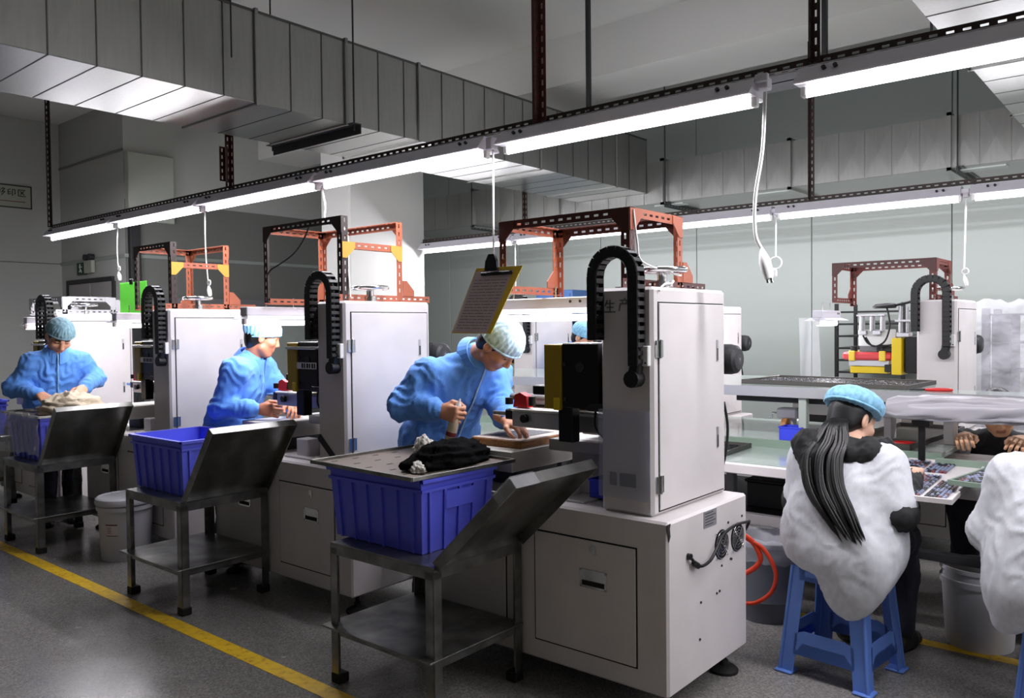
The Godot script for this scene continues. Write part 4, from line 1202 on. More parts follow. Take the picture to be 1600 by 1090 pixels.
# ---------- the long worktable between the rows ----------
func build_tables() -> void:
	var o := thing("worktable", "long white-edged worktable with a raised green-edged glass board", "table", V(4.3, 0, -1.2))
	var z0 := -4.6
	var z1 := 2.4
	var Q := func() -> MB: return MB.new(o.position)
	part("tabletop", Q.call().bx(3.86, 0.70, z0, 4.9, 0.75, z1, 0.004), mats.machine_paint, o)
	part("table_glass", Q.call().bx(3.90, 0.75, z0, 4.46, 0.756, z1, 0.002), mats.glass_green, o, "pale green glass sheet")
	part("glass_board", Q.call().bx(4.46, 0.775, z0, 5.45, 0.80, -1.25, 0.003), mats.glass_green, o, "raised glass board")
	part("glass_board", Q.call().bx(4.46, 0.775, -1.25, 4.8, 0.80, -0.95, 0.003), mats.glass_green, o, "raised glass board")
	part("board_edge", Q.call().bx(4.445, 0.752, z0, 4.462, 0.802, -0.95, 0.002), mats.glass_edge, o)
	part("board_frame", Q.call().bx(4.95, 0.70, z0, 5.45, 0.775, -1.27, 0.003), mats.machine_paint, o)
	part("board_edge", Q.call().bx(4.30, 0.752, -0.95, 4.318, 0.80, z1, 0.002), mats.glass_edge, o)
	for z in [-4.3, -3.0, -1.9, 0.2, 1.6]:
		for x in [4.1, 5.3] if z < -1.0 else [4.1, 4.8]:
			part("leg", Q.call().bx(x - 0.022, 0, z - 0.022, x + 0.022, 0.70, z + 0.022, 0.003), mats.mid_grey, o)
	part("stretcher", Q.call().bx(4.07, 0.40, z0 + 0.2, 4.12, 0.455, -1.2, 0.004), mats.machine_paint, o)
	part("stretcher", Q.call().bx(4.07, 0.36, -1.2, 4.12, 0.40, z1, 0.004), mats.mid_grey, o)
	part("stretcher", Q.call().bx(5.27, 0.2, z0 + 0.2, 5.32, 0.24, -1.8, 0.004), mats.mid_grey, o)
	part("under_shelf", Q.call().bx(4.13, 0.41, z0 + 0.2, 5.2, 0.43, -1.25, 0.003), mats.dark_grey, o)
	for z in [-1.86, -1.25]:
		part("adjuster", Q.call().cyl(V(4.095, 0.33, z), V(4.095, 0.40, z), 0.012, 10).cyl(V(4.095, 0.30, z), V(4.095, 0.33, z), 0.035, 14), mats.black_metal, o)
	# upper shelf
	var s := thing("long_shelf", "long grey-white shelf board on posts above the worktable", "shelf", V(4.9, 0.8, -1.8))
	part("board", MB.new(s.position).bx(4.5, 1.045, z0 + 0.1, 5.45, 1.092, -1.2, 0.003).bx(4.5, 1.045, -1.2, 4.78, 1.092, 1.6, 0.003), mats.panel_white, s)
	part("shelf_glass", MB.new(s.position).bx(4.505, 1.092, z0 + 0.1, 5.45, 1.097, -1.2, 0.002), mats.glass_green, s)
	part("shelf_glass", MB.new(s.position).bx(4.505, 1.092, -1.2, 4.78, 1.097, 1.6, 0.002), mats.glass_green, s)
	part("front_edge", MB.new(s.position).bx(4.494, 1.04, z0 + 0.1, 4.5, 1.099, 1.6, 0.001), mats.aluminium, s)
	for z in [-4.2, -3.0, -1.67, 0.6]:
		part("post", MB.new(s.position).bx(4.51, 0.80 if z < -0.9 else 0.75, z - 0.022, 4.555, 1.045, z + 0.022, 0.003), mats.panel_white, s)
		part("post", MB.new(s.position).bx(5.38 if z < -0.9 else 4.72, 0.80 if z < -0.9 else 0.75, z - 0.022, 5.425 if z < -0.9 else 4.765, 1.045, z + 0.022, 0.003), mats.panel_white, s)
	part("brace", MB.new(s.position).bx(4.6, 1.0, -2.1, 4.64, 1.045, -1.0, 0.003), mats.dark_grey, s)
	# things on the shelf
	parts_tray("long dark tray of small black parts on the upper shelf", V(4.92, 1.097, -1.62), 0.50, 0.94, -0.06, 0)
	pliers("red-handled pliers on the front edge of the upper shelf", V(4.63, 1.104, -1.07), 0.35)
	# on the raised board
	blue_bin("small blue parts bin on the glass board left of the ponytailed woman", V(4.54, 0.801, -1.73))
	var td := thing("tape_dispenser", "white crank dispenser standing behind the small blue bin", "dispenser", V(4.72, 0.8, -1.82))
	part("body", MB.new(td.position).bx(4.66, 0.9, -1.88, 4.76, 0.96, -1.76, 0.008).bx(4.68, 0.8, -1.85, 4.75, 0.9, -1.79, 0.004), mats.lamp_white, td)
	part("crank", MB.new(td.position).tube([V(4.68, 0.93, -1.88), V(4.68, 0.93, -1.91), V(4.68, 0.90, -1.915), V(4.68, 0.90, -1.93)], 0.005, 6), mats.chrome, td)
	part("tape_roll", MB.new(td.position).lathe([Vector2(0.02, 0), Vector2(0.045, 0), Vector2(0.045, 0.03), Vector2(0.02, 0.03), Vector2(0.02, 0)], V(4.64, 0.86, -1.83), 20, Basis(V(1, 0, 0), PI / 2)), mats.wood, td)
	var kb := thing("control_box", "pale control box on the glass board behind the woman's head", "box", V(4.85, 0.8, -1.15))
	part("body", MB.new(kb.position).bx(4.75, 0.93, -1.32, 4.95, 1.03, -0.97, 0.006).bx(4.8, 0.8, -1.02, 4.9, 0.93, -0.97, 0.003).bx(4.8, 0.8, -1.32, 4.9, 0.93, -1.28, 0.003), mats.machine_paint, kb)
	part("display", MB.new(kb.position).bx(4.745, 0.945, -1.22, 4.751, 1.015, -1.12, 0.001), mats.ink_dark, kb)
	flat_tray("dark shallow tray holding the red-handled pliers beside the woman", V(4.98, 0.80, -1.26), 0.98, 0.36, 0.03, -0.06)
	pliers("red-handled pliers lying in the dark shallow tray", V(4.62, 0.815, -1.24), 0.25)
	parts_tray("dark tray at the near machine's right side on the green glass", V(4.18, 0.757, -2.08), 0.40, 0.34, 0.05, 0)
	# trays of small printed parts
	parts_tray("white tray with rows of small dark printed parts before the ponytailed woman", V(3.90, 0.757, -0.89), 0.96, 0.33, 0.05, 1)
	parts_tray("clear green-edged tray of blue-grey printed parts at the right edge", V(4.02, 0.80, -0.56), 0.86, 0.24, -0.16, 2)
	parts_tray("strip of small dark parts left on the green glass by the woman's shoulder", V(4.26, 0.757, -1.13), 0.28, 0.08, 0.0, 3)
	# bundle wrapped in cloudy film over the table
	var b := thing("wrapped_lamp", "long fixture bundled in cloudy plastic film over the worktable", "bundle", V(4.35, 0.95, -0.3))
	var rings := []
	var f := FastNoiseLite.new()
	f.seed = 4
	f.frequency = 3.0
	for i in 40:
		var t := i / 39.0
		var z := lerpf(-1.17, 0.75, t)
		var w := 0.08 if i > 0 else 0.06
		var h := (0.05 + 0.008 * sin(t * 9.0)) if i > 0 else 0.035
		if i > 37: h *= 0.4
		var ring := PackedVector3Array()
		for j in 36:
			var a := TAU * j / 36.0
			var fo := 1.0 + 0.30 * (0.5 - 2.0 * absf(f.get_noise_3d(cos(a) * 0.5, sin(a) * 0.6 - t * 0.9, t * 1.3)))
			var ca := cos(a)
			var sa := sin(a)
			ring.append(V(4.35 + sign(ca) * pow(absf(ca), 0.5) * w * fo, 1.035 + sign(sa) * pow(absf(sa), 0.55) * h * fo + 0.01 * t, z))
		ring.reverse()
		rings.append(ring)
	part("plastic_wrap", MB.new(b.position).loft(rings), mats.film_cloudy, b)
	part("inner_bar", MB.new(b.position).bx(4.31, 1.005, -1.1, 4.39, 1.055, 0.72, 0.004), mats.lamp_white, b)
	for z in [-1.02, 0.5]:
		part("stand", MB.new(b.position).bx(4.34, 0.757, z - 0.015, 4.36, 0.98, z + 0.015, 0.003), mats.black_metal, b)
	part("clamp", MB.new(b.position).bx(4.32, 0.945, -1.06, 4.40, 0.985, -0.98, 0.003), mats.black_metal, b)
	# under the table
	trash()
	bucket("white lidless pail under the table between the two stools", V(4.14, 0, -0.73), 0.155, 0.36, false)
	bucket("white lidded bucket with a small red-printed label on the floor between the stands", V(2.40, 0, -5.28), 0.165, 0.40, true)
	for e in [["first", V(4.5, 0.43, -1.75), V(0.3, 0.14, 0.35)], ["second", V(4.5, 0.0, -0.28), V(0.25, 0.36, 0.36)]]:
		var w := thing("storage_box", "dark box on the under-shelf left of the stool" if e[0] == "first" else "dark box on the floor under the table behind the white pail", "box", e[1])
		part("body", MB.new().box(V(0, e[2].y * 0.5, 0), e[2], 0.006), mats.dark_grey, w)
		part("lid", MB.new().box(V(0, e[2].y + 0.008, 0), Vector3(e[2].x + 0.02, 0.016, e[2].z + 0.02), 0.004), mats.black_plastic, w)
	var hs := thing("air_hose", "looped orange air hose hanging behind the nearest machine", "hose", V(3.4, 0.4, -1.45))
	part("hose", MB.new(hs.position).tube(curve([V(3.27, 0.62, -1.6), V(3.34, 0.56, -1.54), V(3.38, 0.51, -1.49), V(3.4, 0.478, -1.435), V(3.4, 0.42, -1.39), V(3.4, 0.36, -1.373), V(3.4, 0.29, -1.395), V(3.39, 0.24, -1.45), V(3.38, 0.225, -1.5), V(3.32, 0.23, -1.6)]), 0.0095, 8), mats.hose_orange, hs)
	part("hose", MB.new(hs.position).tube(curve([V(3.27, 0.6, -1.62), V(3.34, 0.55, -1.53), V(3.39, 0.50, -1.475), V(3.4, 0.44, -1.445), V(3.4, 0.40, -1.455), V(3.385, 0.355, -1.51), V(3.32, 0.33, -1.6)]), 0.012, 8), mats.hose_orange, hs)

func flat_tray(label: String, at: Vector3, lx: float, lz: float, h: float, turn: float) -> Node3D:
	var o := thing("tray", label, "tray", at)
	o.rotation.y = turn
	part("panel", MB.new().box(V(0, 0.003, 0), V(lx, 0.006, lz)), mat("tray_dark", Color(0.30, 0.29, 0.27), 0.45, 0.3), o)
	for s in [-1, 1]:
		part("rim", MB.new().box(V(s * lx * 0.5, h * 0.5, 0), V(0.012, h, lz + 0.012), 0.002), mat("tray_dark"), o)
		part("rim", MB.new().box(V(0, h * 0.5, s * lz * 0.5), V(lx, h, 0.012), 0.002), mat("tray_dark"), o)
	return o

func parts_tray(label: String, at: Vector3, lx: float, lz: float, turn: float, kind: int) -> void:
	var o: Node3D
	if kind == 0:
		o = flat_tray(label, at, lx, lz, 0.024, turn)
	else:
		o = thing("parts_tray", label, "tray", at)
		o.rotation.y = turn
		if kind != 3:
			part("panel", MB.new().box(V(0, 0.006, 0), V(lx, 0.012, lz), 0.003), mats.machine_paint if kind == 1 else mats.mid_grey, o)
			for s in [-1, 1]:
				part("rim", MB.new().box(V(s * lx * 0.5, 0.012, 0), V(0.01, 0.022, lz + 0.01), 0.002), mats.machine_paint if kind == 1 else mats.glass_edge, o)
				part("rim", MB.new().box(V(0, 0.012, s * lz * 0.5), V(lx, 0.022, 0.01), 0.002), mats.machine_paint if kind == 1 else mats.glass_edge, o)
		if kind == 2:
			o.rotation.x = 0.0
	# rows of small pieces, far too many and too small to pick apart singly
	var box_ := MB.new()
	box_.box(V(0, 0.005, 0), V(0.028, 0.010, 0.0125), 0.002)
	box_.box(V(0, 0.0105, 0), V(0.018, 0.001, 0.006))
	var me := box_.done()
	for tone in 3:
		var mm := MultiMesh.new()
		mm.transform_format = MultiMesh.TRANSFORM_3D
		var xs := []
		var rng := RandomNumberGenerator.new()
		rng.seed = 40 + kind * 7 + int(at.z * 100)
		var nx := int((lx - 0.06) / 0.032)
		var nz := int((lz - 0.03) / 0.0155)
		for i in nx:
			for j in nz:
				var pick := rng.randi() % 10
				var twist := rng.randf_range(-1.0, 1.0)
				var gone := rng.randf()
				var bin := 0 if pick < 4 else (1 if pick < 9 else 2)
				if kind == 1 and i > nx * 0.56 and i < nx * 0.66: continue
				if kind == 1 and (j % 7 == 6 or (i > nx * 0.4 and j > 12)): continue
				if bin != tone: continue
				if kind == 0 and gone < 0.12: continue
				var p := V(-lx * 0.5 + 0.04 + i * 0.032, 0.007 if kind != 3 else 0.0, -lz * 0.5 + 0.02 + j * 0.0155)
				if kind == 1 or kind == 2: p.y = 0.012
				xs.append(Transform3D(Basis(V(0, 1, 0), twist * (0.03 if kind > 0 else 0.6)), p))
		mm.mesh = me
		mm.instance_count = xs.size()
		for i in xs.size(): mm.set_instance_transform(i, xs[i])
		var mi := MultiMeshInstance3D.new()
		mi.name = "printed_parts"
		mi.multimesh = mm
		var cols := [mat("chip_dark", Color(0.09, 0.09, 0.11), 0.4), mat("chip_blue", Color(0.47, 0.50, 0.60), 0.4), mat("chip_red", Color(0.42, 0.20, 0.22), 0.4)]
		if kind == 0: cols = [mat("chip_dark"), mat("chip_dark"), mat("chip_pale", Color(0.45, 0.44, 0.42), 0.4)]
		mi.material_override = cols[tone]
		o.add_child(mi, true)
		mi.set_meta("kind", "stuff")

func pliers(label: String, at: Vector3, turn: float) -> void:
	var o := thing("pliers", label, "pliers", at)
	o.rotation.y = turn
	for s in [-1, 1]:
		part("handle", MB.new().sweep(curve([V(0.0, 0, 0.0), V(s * 0.016, 0, 0.035), V(s * 0.024, 0, 0.08), V(s * 0.016, 0, 0.125)], 5), MB.circle(1.0, 8), true, true, false, V(0, 1, 0), range(16).map(func(i): return 0.006 + 0.003 * sin(PI * i / 15.0))), mats.red_plastic, o)
		part("jaw", MB.new().prism(PackedVector2Array([Vector2(-s * 0.0005, 0), Vector2(-s * 0.012, 0.01), Vector2(-s * 0.010, 0.03), Vector2(-s * 0.003, 0.075), Vector2(-s * 0.0005, 0.075)]), -0.005, 0.005, Transform3D(Basis(V(1, 0, 0), V(0, 0, -1), V(0, 1, 0)), Vector3.ZERO)), mats.dark_grey, o)
	part("pivot", MB.new().cyl(V(0, -0.006, -0.01), V(0, 0.007, -0.01), 0.008, 12), mats.chrome, o)

func blue_bin(label: String, at: Vector3) -> void:
	var o := thing("parts_bin", label, "bin", at)
	var w := 0.06
	var d := 0.055
	var h := 0.075
	part("floor", MB.new().bx(-d, 0, -w, d, 0.004, w), mats.blue_bin, o)
	for s in [-1, 1]:
		part("wall", MB.new().bx(s * d - 0.0025, 0, -w, s * d + 0.0025, h, w, 0.001), mats.blue_bin, o)
		part("wall", MB.new().bx(-d, 0, s * w - 0.0025, d, h, s * w + 0.0025, 0.001), mats.blue_bin, o)
	part("rim", MB.new().bx(-d - 0.006, h - 0.008, -w - 0.006, -d + 0.003, h, w + 0.006, 0.001).bx(d - 0.003, h - 0.008, -w - 0.006, d + 0.006, h, w + 0.006, 0.001).bx(-d, h - 0.008, -w - 0.006, d, h, -w + 0.003, 0.001).bx(-d, h - 0.008, w - 0.003, d, h, w + 0.006, 0.001), mats.blue_bin, o)

func trash() -> void:
	var c := V(3.90, 0, -1.62)
	var o := thing("trash_can", "round grey trash can with a plastic liner under the worktable", "trash can", c)
	part("can", MB.new().lathe([Vector2(0, 0.004), Vector2(0.135, 0.0), Vector2(0.14, 0.02), Vector2(0.148, 0.10), Vector2(0.151, 0.105), Vector2(0.149, 0.11), Vector2(0.163, 0.37), Vector2(0.172, 0.375), Vector2(0.172, 0.395), Vector2(0.165, 0.395), Vector2(0.14, 0.02), Vector2(0, 0.015)], Vector3.ZERO, 32), mats.trash_grey, o)
	var rings := []
	var f := FastNoiseLite.new()
	f.seed = 3
	f.frequency = 6.0
	for i in 9:
		var ring := PackedVector3Array()
		var pr: Vector2 = [Vector2(0.176, 0.30), Vector2(0.178, 0.34), Vector2(0.178, 0.38), Vector2(0.174, 0.405), Vector2(0.166, 0.41), Vector2(0.156, 0.395), Vector2(0.13, 0.36), Vector2(0.09, 0.33), Vector2(0.03, 0.32)][i]
		for j in 36:
			var a := TAU * j / 36.0
			var r := pr.x * (1.0 + 0.06 * f.get_noise_2d(cos(a), sin(a) + i * 0.1))
			ring.append(V(cos(a) * r, pr.y + 0.025 * f.get_noise_2d(cos(a) * 0.7 + 5, sin(a) * 0.7), sin(a) * r))
		ring.reverse()
		rings.append(ring)
	part("liner", MB.new().loft(rings, true, false), mats.film, o, "clear plastic liner")

func bucket(label: String, at: Vector3, r: float, h: float, lid: bool) -> void:
	var o := thing("bucket", label, "bucket", at)
	var pr := [Vector2(0, 0), Vector2(r * 0.86, 0), Vector2(r * 0.88, 0.01), Vector2(r * 0.985, h - 0.08), Vector2(r * 1.04, h - 0.08), Vector2(r * 1.04, h - 0.055), Vector2(r * 0.99, h - 0.05), Vector2(r, h - 0.02)]
	if not lid: pr.append_array([Vector2(r * 1.04, h - 0.018), Vector2(r * 1.04, h), Vector2(r * 0.98, h), Vector2(r * 0.86, 0.02), Vector2(0, 0.015)])
	part("pail", MB.new().lathe(pr, Vector3.ZERO, 36), mats.bucket_white, o)
	if lid:
		part("lid", MB.new().lathe([Vector2(r * 0.99, h - 0.05), Vector2(r * 1.07, h - 0.045), Vector2(r * 1.09, h - 0.03), Vector2(r * 1.06, h - 0.008), Vector2(r * 1.0, h), Vector2(r * 0.95, h), Vector2(r * 0.92, h - 0.008), Vector2(0, h - 0.006)], Vector3.ZERO, 36), mats.bucket_white, o)
	# printed label wrapped on the side that faces the aisle
	var lab := MB.new()
	var red := MB.new()
	var a0 := 2.3 if lid else 2.0
	for i in 10:
		for t in [[lab, 0.22, 0.27 if not lid else 0.29, 1.005], [red, 0.285, 0.292, 1.012], [red, 0.218, 0.222, 1.012]]:
			var b0 := a0 + 0.05 * i
			var b1 := b0 + 0.05
			if t[0] == red and not lid: continue
			var y0: float = t[1] - (0.05 if lid else 0.1)
			var y1: float = t[2] - (0.05 if lid else 0.02)
			var q := func(a: float, y: float) -> Vector3:
				var rr: float = lerpf(r * 0.88, r * 0.985, y / (h - 0.08)) * t[3]
				return V(cos(a) * rr, y, sin(a) * rr)
			t[0].qo(q.call(b0, y0), q.call(b1, y0), q.call(b1, y1), q.call(b0, y1), V(cos(b0), 0, sin(b0)))
	if lid:
		for k in 4:
			var y := 0.185 + k * 0.011
			for i in 3:
				var b0 := a0 + 0.27 + 0.06 * i
				var q2 := func(a: float, yy: float) -> Vector3:
					var rr: float = lerpf(r * 0.88, r * 0.985, yy / (h - 0.08)) * 1.012
					return V(cos(a) * rr, yy, sin(a) * rr)
				red.qo(q2.call(b0, y), q2.call(b0 + 0.03 + 0.02 * ((i + k) % 2), y), q2.call(b0 + 0.03 + 0.02 * ((i + k) % 2), y + 0.005), q2.call(b0, y + 0.005), V(cos(b0), 0, sin(b0)))
	part("label", lab, mats.paper if lid else mats.mid_grey, o)
	if lid: part("label_print", red, mats.label_red, o)

# ---------- along the back wall ----------
func build_back() -> void:
	var o := thing("drying_rack", "dark-framed drying rack with pale green shelves behind the back machine's head", "rack", V(7.1, 0, -2.1))
	for z in [-2.3, -1.78]:
		for x in [7.0, 7.5]:
			part("upright", MB.new(o.position).bx(x - 0.014, 0, z - 0.014, x + 0.014, 1.62, z + 0.014, 0.002), mats.black_metal, o)
	for k in 11:
		part("shelf", MB.new(o.position).bx(7.0, 0.55 + k * 0.1, -2.29, 7.5, 0.556 + k * 0.1, -1.79, 0.001), mat("shelf_green", Color(0.44, 0.47, 0.40), 0.6), o)
		part("rail", MB.new(o.position).bx(6.985, 0.54 + k * 0.1, -2.3, 7.0, 0.556 + k * 0.1, -1.78), mats.black_metal, o)
	var w := thing("equipment_rack", "aluminium rack draped in clear film at the right edge by the back wall", "rack", V(6.75, 0, -0.85))
	for p in [[6.6, -1.13], [6.6, -0.55], [7.05, -1.13], [7.05, -0.55]]:
		part("upright", MB.new(w.position).bx(p[0] - 0.025, 0, p[1] - 0.025, p[0] + 0.025, 1.55, p[1] + 0.025, 0.003), mats.aluminium if p[1] > -1 else mats.dark_grey, w)
	part("cabinet", MB.new(w.position).bx(6.63, 0.7, -1.1, 7.02, 1.5, -0.98, 0.004), mats.dark_grey, w)
	for k in 6: part("shelf", MB.new(w.position).bx(6.6, 0.5 + k * 0.2, -1.12, 7.05, 0.51 + k * 0.2, -0.56, 0.002), mats.dark_grey, w)
	var f := FastNoiseLite.new()
	f.seed = 8
	f.frequency = 2.5
	var g := []
	for i in 25:
		var row := []
		for j in 25:
			var t := i / 24.0
			var y := 1.6 - 1.0 * j / 24.0
			row.append(V(6.54 + 0.06 * f.get_noise_2d(t * 2.5, y) + 0.05 * t, y + 0.05 * f.get_noise_1d(t * 3.0), -1.28 + 0.85 * t))
		g.append(row)
	g.reverse()
	part("plastic_film", MB.new(w.position).sheet(g, 0.001), mats.film, w, "clear crumpled film")
	# film hanging under the back task lamp
	var h := thing("plastic_film", "narrow strip of clear film hanging beside the drying rack", "film", V(6.2, 1.0, -2.25))
	var g2 := []
	for i in 9:
		var row := []
		for j in 16:
			var t := i / 8.0
			row.append(V(6.25 + 0.03 * sin(t * 7.0 + j * 0.2), 1.5 - 0.9 * j / 15.0, -2.34 + 0.14 * t * (1.0 + j * 0.02)))
		g2.append(row)
	g2.reverse()
	part("sheet", MB.new(h.position).sheet(g2, 0.001), mats.film_thin, h)
	var l := thing("locker", "blue metal locker by the back wall above the task lamp", "locker", V(7.4, 0, -5.4))
	part("body", MB.new(l.position).bx(7.3, 0, -5.75, 7.66, 1.86, -5.24, 0.006), mats.locker_blue, l)
	part("door", MB.new(l.position).bx(7.29, 0.06, -5.72, 7.3, 1.82, -5.27, 0.002), mats.locker_blue, l)
	part("handle", MB.new(l.position).bx(7.28, 1.0, -5.34, 7.29, 1.12, -5.31, 0.002), mats.chrome, l)
	var c := thing("supply_shelf", "grey supply shelf beside the blue locker", "shelf", V(7.4, 0, -5.0))
	for k in 7: part("shelf", MB.new(c.position).bx(7.2, 0.2 + k * 0.22, -5.2, 7.65, 0.215 + k * 0.22, -4.7, 0.002), mats.mid_grey, c)
	for z in [-5.2, -4.7]: part("upright", MB.new(c.position).bx(7.2, 0, z - 0.012, 7.23, 1.6, z + 0.012, 0.002), mats.panel_white, c)
	for k in 6:
		for j in 3:
			part("box", MB.new(c.position).bx(7.24, 0.216 + k * 0.22, -5.17 + j * 0.155, 7.5, 0.33 + 0.04 * ((k + j) % 3) + k * 0.22, -5.04 + j * 0.155, 0.004), [mats.mid_grey, mats.panel_white, mats.dark_grey][(k + j * 2) % 3], c)
	# pale cabinet and dark opening behind the middle frame
	var pc := thing("low_cabinet", "long pale cabinet against the inner wall behind the middle machines", "cabinet", V(5.0, 0, -8.4))
	part("body", MB.new(pc.position).bx(4.2, 0, -8.6, 5.9, 1.72, -8.1, 0.006), mats.panel_white, pc)
	part("door", MB.new(pc.position).bx(4.24, 0.1, -8.1, 4.99, 1.66, -8.09, 0.003), mats.panel_white, pc)
	part("door", MB.new(pc.position).bx(5.01, 0.1, -8.1, 5.86, 1.66, -8.09, 0.003), mats.panel_white, pc)
	part("top_shelf", MB.new(pc.position).bx(4.3, 1.72, -8.6, 5.6, 1.80, -8.2, 0.004), mats.mid_grey, pc)

# ---------- small things ----------
func build_small() -> void:
	# clipboard on the cord
	var o := thing("clipboard", "yellow clipboard with a printed sheet hanging on the clipboard cord", "clipboard", V(2.60, 1.733, -2.278))
	part("cord", MB.new(o.position).tube([V(2.98, 2.32, -2.60), V(2.60, 1.757, -2.273)], 0.005, 6), mats.white_plastic, o)
	part("bracket", MB.new(o.position).box(V(2.97, 2.335, -2.6), V(0.05, 0.06, 0.04), 0.004), mats.lamp_white, o)
	var tl := V(2.60, 1.698, -2.370)
	var tr := V(2.60, 1.694, -2.144)
	var bl := V(2.60, 1.433, -2.520)
	var br := V(2.60, 1.428, -2.297)
	var n := V(-1, 0, 0)
	# the board hangs askew: a sheared-looking rectangle seen from the side, so turn it about its long axis
	var u := (tr - tl).normalized()
	var board := MB.new(o.position)
	var q := func(s: float, t: float, off: float) -> Vector3: return tl.lerp(tr, s).lerp(bl.lerp(br, s), t) + n * off
	if true:
		board.qo(q.call(-0.03, -0.03, 0), q.call(1.1, -0.04, 0), q.call(1.02, 1.01, 0), q.call(-0.02, 1.02, 0), n)
		board.qo(q.call(-0.03, -0.03, -0.004), q.call(1.1, -0.04, -0.004), q.call(1.02, 1.01, -0.004), q.call(-0.02, 1.02, -0.004), -n)
		var ed := [[-0.03, -0.03], [1.1, -0.04], [1.02, 1.01], [-0.02, 1.02]]
		for k in 4:
			var a: Array = ed[k]
			var b: Array = ed[(k + 1) % 4]
			board.qo(q.call(a[0], a[1], 0), q.call(b[0], b[1], 0), q.call(b[0], b[1], -0.004), q.call(a[0], a[1], -0.004), q.call((a[0] + b[0]) * 0.5, (a[1] + b[1]) * 0.5, 0) - q.call(0.5, 0.5, 0))
	part("board", board, mats.clip_yellow, o)
	var pp := MB.new(o.position)
	pp.qo(q.call(0.0, 0.02, 0.002), q.call(0.93, 0.02, 0.002), q.call(0.93, 1.0, 0.003), q.call(0.0, 1.0, 0.003), n)
	var pm := mat("sheet_paper", Color(0.88, 0.82, 0.84), 0.6)
	pm.backlight_enabled = true
	pm.backlight = Color(0.6, 0.56, 0.56)
	var paper := part("sheet", pp, pm, o)
	var ln := MB.new(o.position)
	for k in 17:
		var t := 0.16 + k * 0.048
		var s := 0.08
		var j := 0
		while s < 0.86:
			var w := 0.05 + 0.06 * ((k * 3 + j * 5) % 4)
			ln.qo(q.call(s, t, 0.004), q.call(minf(s + w, 0.88), t, 0.004), q.call(minf(s + w, 0.88), t + 0.009, 0.004), q.call(s, t + 0.009, 0.004), n)
			s += w + 0.025
			j += 1
	part("print", ln, mats.ink_print, paper, "lines of small illegible print")
	part("clip", MB.new(o.position).bar(q.call(0.2, 0.07, 0.008), q.call(0.93, 0.06, 0.008), 0.016, 0.022, 0.004, V(1, 0, 0)).prism(PackedVector2Array([Vector2(-0.035, -0.01), Vector2(0.035, -0.01), Vector2(0.032, 0.03), Vector2(0.018, 0.06), Vector2(-0.012, 0.06), Vector2(-0.03, 0.03)]), 0.0, 0.012, Transform3D(Basis(u, V(0, 1, 0), u.cross(V(0, 1, 0))), V(2.587, 1.70, -2.269))), mats.black_plastic, o)
	# wooden screen on the work table
	var s := thing("printing_screen", "wooden-framed plate with dark stencil under the man's left hand", "frame", V(3.0, 0.914, -2.42))
	s.rotation.y = 0.02
	var a := 0.24
	var b := 0.145
	part("frame_bar", MB.new().bx(-a, 0, -b, a, 0.032, -b + 0.03, 0.002), mats.wood, s)
	part("frame_bar", MB.new().bx(-a, 0, b - 0.03, a, 0.032, b, 0.002), mats.wood, s)
	part("frame_bar", MB.new().bx(-a, 0, -b + 0.03, -a + 0.03, 0.032, b - 0.03, 0.002), mats.wood, s)
	part("frame_bar", MB.new().bx(a - 0.03, 0, -b + 0.03, a, 0.032, b - 0.03, 0.002), mats.wood, s)
	part("plate", MB.new().bx(-a + 0.004, 0.030, -b + 0.004, a - 0.004, 0.036, b - 0.004, 0.001), mats.stencil_white, s)
	part("stencil", MB.new().bx(-a + 0.07, 0.036, -b + 0.04, a - 0.14, 0.0368, b - 0.06), mats.stencil_dark, s)
	var d := MB.new()
	for i in 8:
		for j in 4: d.bx(-a + 0.085 + i * 0.03, 0.0368, -b + 0.055 + j * 0.042, -a + 0.103 + i * 0.03, 0.0372, -b + 0.075 + j * 0.042)
	part("stencil_marks", d, mats.mid_grey, s).set_meta("kind", "stuff")
	# green sheet clipped on the third frame
	var g := thing("plastic_sheet", "bright translucent green plastic sheet clipped to an orange frame post", "sheet", V(2.85, 1.7, -6.0))
	part("sheet", MB.new(g.position).box(V(2.83, 1.70, -6.02), V(0.004, 0.235, 0.42), 0.001, Basis(V(1, 0, 0), 0.0)), mats.green_sheet, g)
	part("clip", MB.new(g.position).bx(2.82, 1.80, -6.06, 2.835, 1.84, -6.02, 0.003), mats.black_plastic, g)
	# clear film over the third crate
	var f := FastNoiseLite.new()
	f.seed = 17
	f.frequency = 4.0
	var fm := thing("plastic_film", "clear crumpled plastic film hanging over the crate beside the far man", "film", V(2.16, 0.75, -6.1))
	var gr := []
	for i in 30:
		var row := []
		for j in 16:
			var t := i / 29.0
			var y := 0.90 - 0.27 * j / 15.0
			row.append(V(2.13 + 0.03 * f.get_noise_2d(t * 3.0, y * 2.0) - 0.09 * j / 15.0 * (1.0 - t) - 0.02, y + 0.03 * f.get_noise_1d(t * 2.0 + 9.0), -6.75 + 0.86 * t))
		gr.append(row)
	gr.reverse()
	part("sheet", MB.new(fm.position).sheet(gr, 0.001), mats.film, fm)
	# hanging sheet at the far left
	var sh := thing("plastic_film", "tilted frosted plastic sheet hanging at the far left edge", "film", V(2.55, 1.5, -8.3))
	part("sheet", MB.new(sh.position).box(V(2.50, 1.50, -8.35), V(0.004, 0.26, 0.28), 0.001, Basis(V(1, 0, 0), 0.55)), mats.film_cloudy, sh)
	part("clip", MB.new(sh.position).box(V(2.5, 1.64, -8.25), V(0.03, 0.03, 0.03), 0.004), mats.chrome, sh)
	# loose wires
	var w := thing("loose_wire", "dark wire hanging inside the middle orange frame", "wire", V(2.74, 1.95, -3.9))
